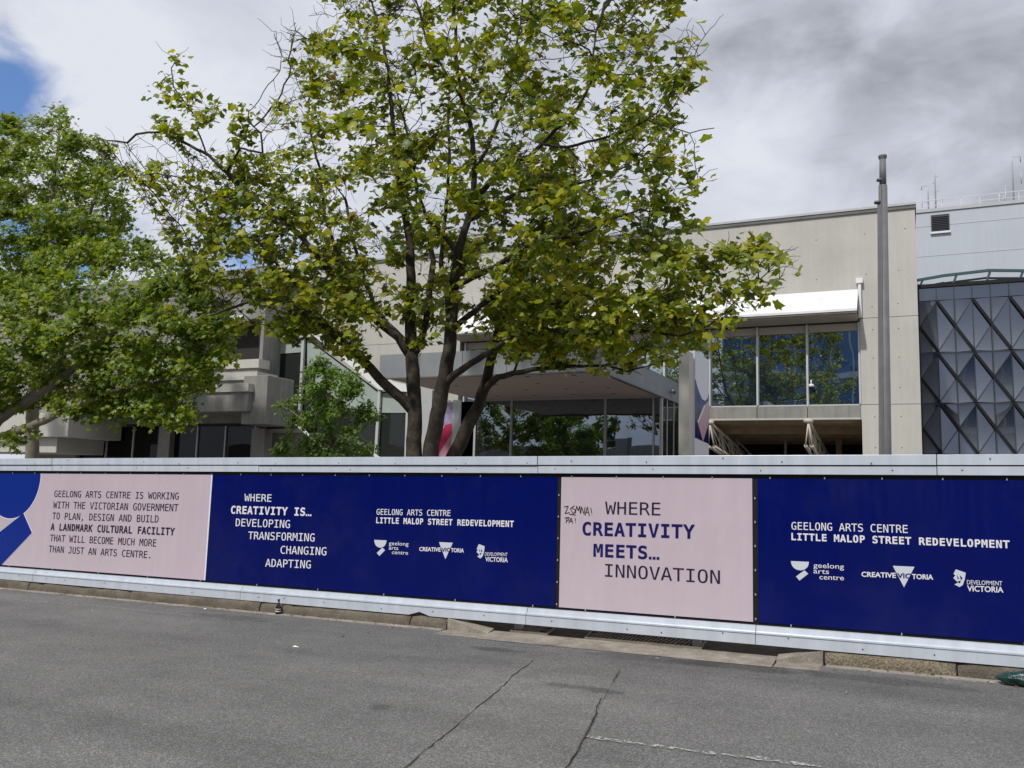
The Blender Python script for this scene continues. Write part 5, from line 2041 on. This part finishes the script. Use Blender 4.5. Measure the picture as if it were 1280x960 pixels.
TY0 = 11.8
b0 = at(534, 600, TY0)
limbs = [
    # first stem with its left limbs
    [(519, 600, 11.75, 13), (519, 560, 11.8, 11), (518, 520, 11.8, 10), (517, 470, 11.85, 9.5), (515, 425, 11.9, 8.5), (514, 385, 12.0, 7.5), (513, 345, 12.1, 6.5),
     (512, 308, 12.2, 5.8), (505, 270, 12.3, 4.8), (498, 220, 12.4, 4), (492, 160, 12.4, 3.2), (485, 90, 12.3, 2.4), (470, 20, 12.2, 1.8)],
    [(514, 512, 11.8, 7), (503, 499, 11.7, 7.5), (488, 486, 11.6, 7), (463, 461, 11.5, 6.5), (440, 438, 11.4, 6), (411, 413, 11.3, 5), (386, 390, 11.2, 4.2), (350, 369, 11.1, 3),
     (319, 377, 11.0, 2.2), (264, 394, 10.9, 1.4)],
    [(514, 448, 11.9, 6), (505, 436, 11.8, 6.5), (497, 422, 11.75, 6), (474, 403, 11.6, 5.5), (455, 381, 11.5, 5), (432, 356, 11.4, 4.6), (403, 329, 11.2, 4), (372, 291, 11.0, 3.8), (329, 257, 10.8, 3.2),
     (283, 217, 10.6, 2.6), (259, 194, 10.5, 2.2), (232, 180, 10.45, 1.9), (205, 167, 10.4, 1.6), (186, 166, 10.4, 1.5), (170, 169, 10.4, 1.5), (160, 180, 10.4, 1.5), (140, 177, 10.4, 1.0), (122, 172, 10.4, 0.7)],
    [(505, 424, 11.8, 3.5), (490, 408, 12.1, 3.2), (472, 390, 12.4, 3), (460, 360, 12.8, 2.8), (452, 330, 13.0, 2.6), (440, 290, 13.2, 2.2), (432, 250, 13.3, 2)],
    [(432, 356, 11.4, 2.6), (420, 320, 11.7, 2.4), (405, 270, 12.0, 2), (400, 210, 12.2, 1.8), (385, 150, 12.3, 1.4)],
    [(386, 390, 11.2, 2.2), (379, 366, 11.0, 2.2), (345, 330, 10.7, 2.0), (320, 300, 10.6, 1.6)],
    [(283, 217, 10.6, 1.6), (300, 185, 10.4, 1.6), (328, 190, 10.3, 1.6), (326, 165, 10.3, 1.4), (310, 150, 10.2, 1.2)],
    [(259, 194, 10.5, 1.3), (248, 165, 10.4, 1.2), (247, 150, 10.4, 1.0), (215, 110, 10.4, 0.9), (214, 85, 10.4, 0.8)],
    [(329, 257, 10.8, 1.6), (300, 240, 10.5, 1.4), (255, 240, 10.3, 1.2), (222, 219, 10.2, 1.0), (196, 216, 10.2, 0.9), (170, 219, 10.2, 0.6)],
    # fork off the first stem
    [(520, 440, 11.9, 5), (526, 430, 12.0, 5), (534, 386, 12.3, 4.6), (541, 327, 12.6, 4), (536, 300, 12.8, 3.4), (524, 285, 13.0, 2.6), (505, 240, 13.3, 2)],
    # second stem
    [(537, 600, 11.8, 13), (538, 560, 11.8, 11), (547, 520, 11.75, 10.5), (557, 470, 11.7, 10), (562, 430, 11.6, 9), (565, 385, 11.6, 8), (567, 350, 11.6, 7), (574, 310, 11.5, 6), (583, 282, 11.5, 5),
     (591, 245, 11.4, 4.5), (592, 215, 11.4, 4), (588, 161, 11.4, 3.6), (578, 124, 11.5, 3), (571, 84, 11.5, 2.6), (568, 34, 11.6, 2.2), (562, -60, 11.7, 1.8), (566, -180, 11.8, 1.4), (572, -280, 11.8, 1)],
    [(562, 400, 11.6, 4.5), (558, 370, 11.9, 4), (552, 329, 12.2, 3.4), (553, 295, 12.5, 3), (559, 249, 12.8, 2.6), (563, 200, 13.0, 2.2), (560, 140, 13.2, 1.6)],
    [(572, 318, 11.5, 3.6), (556, 297, 11.2, 3.2), (532, 272, 10.9, 2.8), (520, 235, 10.7, 2.2), (516, 190, 10.6, 1.8), (500, 130, 10.5, 1.4)],
    [(588, 262, 11.4, 4.6), (598, 242, 11.3, 4.6), (616, 226, 11.1, 4.2), (635, 205, 10.9, 3.8), (660, 196, 10.7, 3.2), (678, 180, 10.6, 2.8), (712, 148, 10.5, 2.2), (739, 104, 10.4, 1.6), (745, 40, 10.4, 1.2)],
    [(678, 180, 10.6, 2.4), (710, 184, 10.5, 2.2), (736, 178, 10.4, 2), (770, 171, 10.3, 1.6), (810, 150, 10.2, 1.2), (865, 168, 10.1, 0.8), (893, 160, 10.0, 0.6)],
    [(590, 275, 11.5, 3.4), (619, 256, 11.8, 3.2), (637, 246, 12.0, 3), (653, 238, 12.2, 2.4), (700, 235, 12.5, 2), (760, 220, 12.8, 1.6)],
    [(567, 362, 11.6, 5), (577, 354, 11.5, 4.6), (612, 338, 11.2, 4), (642, 320, 11.0, 3.6), (655, 311, 10.9, 3.4), (699, 297, 10.7, 3), (730, 290, 10.6, 2.6), (760, 275, 10.4, 2), (800, 262, 10.3, 1.4)],
    [(566, 412, 11.6, 4.5), (577, 402, 11.7, 4.2), (607, 379, 12.0, 3.8), (635, 354, 12.2, 3.4), (655, 338, 12.3, 3.2), (699, 322, 12.4, 2.8), (719, 317, 12.4, 2.4), (747, 302, 12.4, 2), (800, 305, 12.3, 1.6), (860, 330, 12.1, 1.2)],
    [(559, 476, 11.7, 5.5), (567, 466, 11.6, 5.5), (588, 453, 11.5, 4.8), (609, 441, 11.4, 4.4), (637, 423, 11.3, 4), (677, 411, 11.1, 3.4), (725, 415, 11.0, 2.8), (775, 414, 10.9, 2.4), (810, 412, 10.8, 2),
     (850, 420, 10.7, 1.6), (885, 408, 10.6, 1.2), (925, 370, 10.5, 1.0), (960, 340, 10.5, 0.8)],
    [(592, 215, 11.4, 2.6), (610, 180, 11.7, 2.4), (625, 140, 12.0, 2.2), (640, 90, 12.2, 1.8), (650, 30, 12.3, 1.4), (655, -40, 12.3, 1)],
    [(578, 124, 11.5, 2), (560, 90, 11.3, 1.8), (535, 50, 11.2, 1.6), (520, 0, 11.1, 1.2)],
]
regions = [
    ([(378, 62), (430, -170), (470, -330), (700, -400), (810, -300), (850, -150), (858, 15), (846, 100), (850, 190), (836, 258), (770, 330), (650, 350), (520, 330), (400, 330), (352, 250), (346, 140)], 1700, 12.0, 3.0, True),
    ([(204, 66), (234, 66), (232, 86), (212, 90)], 10, 10.4, 0.25, True),
    ([(190, 108), (225, 100), (250, 112), (285, 130), (284, 150), (260, 160), (232, 186), (214, 180), (204, 150)], 60, 10.45, 0.7, True),
    ([(290, 132), (338, 130), (352, 160), (340, 176), (310, 170), (286, 150)], 36, 10.3, 0.6, True),
    ([(187, 186), (208, 186), (206, 206), (190, 206)], 7, 10.2, 0.2, True),
    ([(190, 205), (250, 215), (340, 190), (380, 240), (430, 330), (430, 400), (330, 425), (290, 380), (230, 335), (200, 290), (178, 255)], 480, 11.4, 2.0, True),
    ([(290, 330), (470, 340), (478, 420), (440, 440), (340, 430), (300, 415)], 190, 11.5, 1.6, True),
    ([(400, 330), (640, 335), (640, 420), (470, 425)], 90, 12.3, 2.2, True),
    ([(620, 330), (860, 290), (884, 405), (850, 447), (770, 447), (660, 452), (622, 430)], 400, 11.6, 2.0, True),
    ([(800, 305), (842, 290), (890, 322), (930, 298), (975, 296), (988, 320), (999, 345), (965, 370), (962, 396), (930, 400), (900, 418), (840, 430)], 230, 10.7, 0.9, True),
    ([(800, 235), (850, 225), (872, 230), (868, 262), (885, 270), (882, 295), (830, 300)], 50, 10.6, 0.8, True),
    ([(868, 160), (893, 152), (906, 160), (898, 172), (872, 180)], 16, 10.1, 0.35, True),
    ([(846, 40), (862, 26), (884, 32), (884, 62), (866, 66)], 18, 10.3, 0.4, True),
    ([(838, 90), (868, 88), (866, 118), (845, 130)], 22, 10.4, 0.5, True),
    ([(318, 62), (330, 30), (372, 15), (392, 60), (388, 110), (340, 95)], 45, 10.6, 0.8, False),
    ([(395, 40), (420, -20), (460, -20), (440, 40)], 30, 11.0, 0.8, False),
    ([(175, 280), (215, 255), (230, 285), (200, 300)], 22, 10.4, 0.4, False),
    ([(780, 30), (835, 0), (830, 60), (790, 75)], 24, 10.6, 0.6, False),
]
tree('plane_tree', 'big spreading plane tree with two dark stems rising behind the hoarding', (b0[0], b0[1], SLOPE * b0[0] + 0.15), 5,
     limbs, regions, 31000, (0.065, 0.175), LOBED, 'plane_leaf', twigs=7000, kill=0.25)

bC = at(556, 600, 14.0)
tree('leaning_plane_tree', 'thinner plane tree leaning over the entrance canopy beside the big two stemmed tree', (bC[0], bC[1], SLOPE * bC[0] + 0.15), 8,
     [[(558, 600, 14.0, 11), (567, 571, 14.0, 10), (582, 536, 14.0, 9.5), (598, 505, 14.0, 8.5), (605, 484, 14.0, 7.5), (612, 455, 14.0, 6.5), (622, 420, 14.1, 6.5), (632, 378, 14.2, 5.5), (640, 350, 14.3, 4.6),
       (652, 315, 14.4, 3.6), (668, 270, 14.5, 2.6), (690, 220, 14.6, 1.8)],
      [(603, 494, 14.0, 5), (612, 481, 13.9, 5), (622, 472, 13.8, 4.6), (642, 467, 13.7, 4), (682, 461, 13.5, 3.2), (712, 460, 13.4, 2.6), (760, 457, 13.3, 2), (785, 464, 13.2, 1.4), (820, 455, 13.2, 0.8)],
      [(642, 467, 13.7, 2), (652, 440, 13.6, 1.6), (670, 420, 13.5, 1.2)]],
     [([(610, 345), (720, 330), (760, 400), (740, 450), (640, 452), (620, 420)], 130, 14.0, 1.5, True),
      ([(660, 440), (845, 430), (850, 452), (790, 462), (725, 470), (700, 462)], 50, 13.3, 0.5, True),
      ([(640, 220), (720, 200), (740, 320), (650, 340)], 90, 14.5, 1.4, True)],
     4200, (0.065, 0.175), LOBED, 'plane_leaf', twigs=700, kill=0.25)

# dense upright tree at the left edge
bU = at(38, 600, 16.0)
tree('maple_tree', 'dense upright leafy tree with pale stem, standing behind the low spreading tree', (bU[0], bU[1], SLOPE * bU[0] + 0.15), 13,
     [[(38, 600, 16.0, 9), (42, 500, 16.0, 8), (50, 420, 16.0, 7), (56, 360, 16.0, 6), (60, 300, 16.0, 4.5), (66, 240, 16.0, 3), (74, 180, 16.0, 1.8), (75, 150, 16, 1.0)],
      [(52, 400, 16.0, 4), (80, 340, 15.6, 3.4), (105, 290, 15.3, 2.6), (125, 230, 15.2, 1.8), (130, 195, 15.2, 1.2)],
      [(50, 430, 16.0, 4), (20, 360, 16.4, 3.4), (0, 300, 16.6, 2.6), (-20, 230, 16.7, 1.6)],
      [(58, 330, 16.0, 3), (36, 270, 15.4, 2.4), (24, 210, 15.2, 1.6)],
      [(80, 340, 15.6, 2), (120, 320, 16.2, 1.8), (150, 280, 16.6, 1.4)]],
     [([(-110, 180), (-60, 150), (0, 143), (25, 148), (40, 142), (44, 158), (52, 150), (52, 140), (65, 124), (76, 126), (80, 142), (94, 150), (100, 170), (112, 165), (130, 158), (138, 182), (146, 205), (160, 192), (172, 210), (174, 240),
        (168, 262), (160, 300), (150, 330), (60, 350), (-80, 370), (-120, 300)], 1150, 16.0, 2.6, True)],
     36000, (0.075, 0.16), STAR, 'maple_leaf', 'pale_bark', droop=0.1, near=7, spread=0.13, flat_=0.7, infl=3.0)

# spreading tree whose limbs enter from beyond the left edge
bS = at(-95, 640, 13.2)
tree('spreading_tree', 'broad low tree with pale bare limbs in front of the stepped concrete building', (bS[0], bS[1], SLOPE * bS[0] + 0.15), 21,
     [[(-95, 640, 13.2, 15), (-70, 590, 13.2, 13), (-35, 555, 13.1, 11), (0, 521, 13.0, 9), (35, 500, 12.9, 7.5), (70, 477, 12.7, 6), (100, 455, 12.6, 4.8), (130, 430, 12.5, 3.8), (165, 395, 12.4, 2.8), (200, 365, 12.3, 2)],
      [(-50, 570, 13.2, 8), (0, 548, 13.0, 6.5), (25, 538, 12.9, 6), (55, 526, 12.7, 5), (90, 510, 12.5, 4), (130, 492, 12.3, 3), (180, 480, 12.2, 2.2), (240, 470, 12.1, 1.4)],
      [(0, 521, 13.0, 6), (20, 470, 13.4, 4.6), (40, 420, 13.6, 3.6), (60, 370, 13.8, 2.8)],
      [(70, 477, 12.7, 3), (80, 430, 12.2, 2.6), (110, 390, 11.9, 2)]],
     [([(-70, 350), (60, 330), (150, 325), (190, 300), (240, 325), (285, 385), (300, 410), (292, 440), (272, 478), (262, 498), (225, 505), (200, 520), (150, 515), (120, 500), (60, 515), (0, 500), (-70, 520)], 820, 13.0, 2.0, True),
      ([(50, 305), (165, 292), (215, 318), (60, 350)], 80, 13.6, 1.2, True),
      ([(150, 505), (225, 505), (235, 535), (205, 540), (165, 530)], 30, 12.3, 0.6, True),
      ([(0, 535), (30, 530), (30, 560), (0, 570)], 12, 12.8, 0.4, True), ([(60, 510), (200, 505), (240, 525), (180, 538), (80, 530)], 60, 12.6, 1.0, True)],
     27000, (0.075, 0.165), STAR, 'maple_leaf', 'pale_bark', droop=0.2, near=7, spread=0.13, infl=3.0)

# small fresh green tree in front of the gallery
bG = at(412, 600, 16.5)
tree('small_leafy_tree', 'small fresh green tree in front of the raked glazed gallery', (bG[0], bG[1], SLOPE * bG[0] + 0.15), 34,
     [[(412, 600, 16.5, 4), (412, 540, 16.5, 3.2), (410, 500, 16.5, 2.6), (408, 465, 16.5, 1.6), (405, 450, 16.5, 0.8)],
      [(412, 560, 16.5, 2), (385, 530, 16.2, 1.6), (365, 515, 16.1, 1.0), (352, 508, 16.0, 0.7)],
      [(412, 565, 16.5, 2), (440, 540, 16.7, 1.6), (462, 515, 16.8, 1.0)],
      [(411, 520, 16.5, 1.6), (430, 490, 16.3, 1.2), (440, 468, 16.2, 0.8)]],
     [([(392, 450), (404, 441), (418, 458), (436, 455), (447, 470), (452, 505), (440, 540), (400, 545), (380, 520), (376, 472)], 170, 16.5, 0.9, True),
      ([(440, 500), (466, 500), (481, 522), (462, 540), (446, 528)], 40, 16.7, 0.5, True),
      ([(400, 540), (462, 545), (480, 575), (470, 600), (400, 600)], 90, 16.6, 0.8, True),
      ([(352, 545), (395, 535), (400, 600), (345, 600), (342, 566)], 80, 16.3, 0.7, True),
      ([(340, 500), (362, 494), (368, 512), (350, 520)], 14, 16.1, 0.3, True)],
     6800, (0.07, 0.13), OVAL, 'fresh_leaf', 'pale_bark', droop=0.5, near=8, spread=0.09, clump=1.5, kill=0.2, step=0.1)
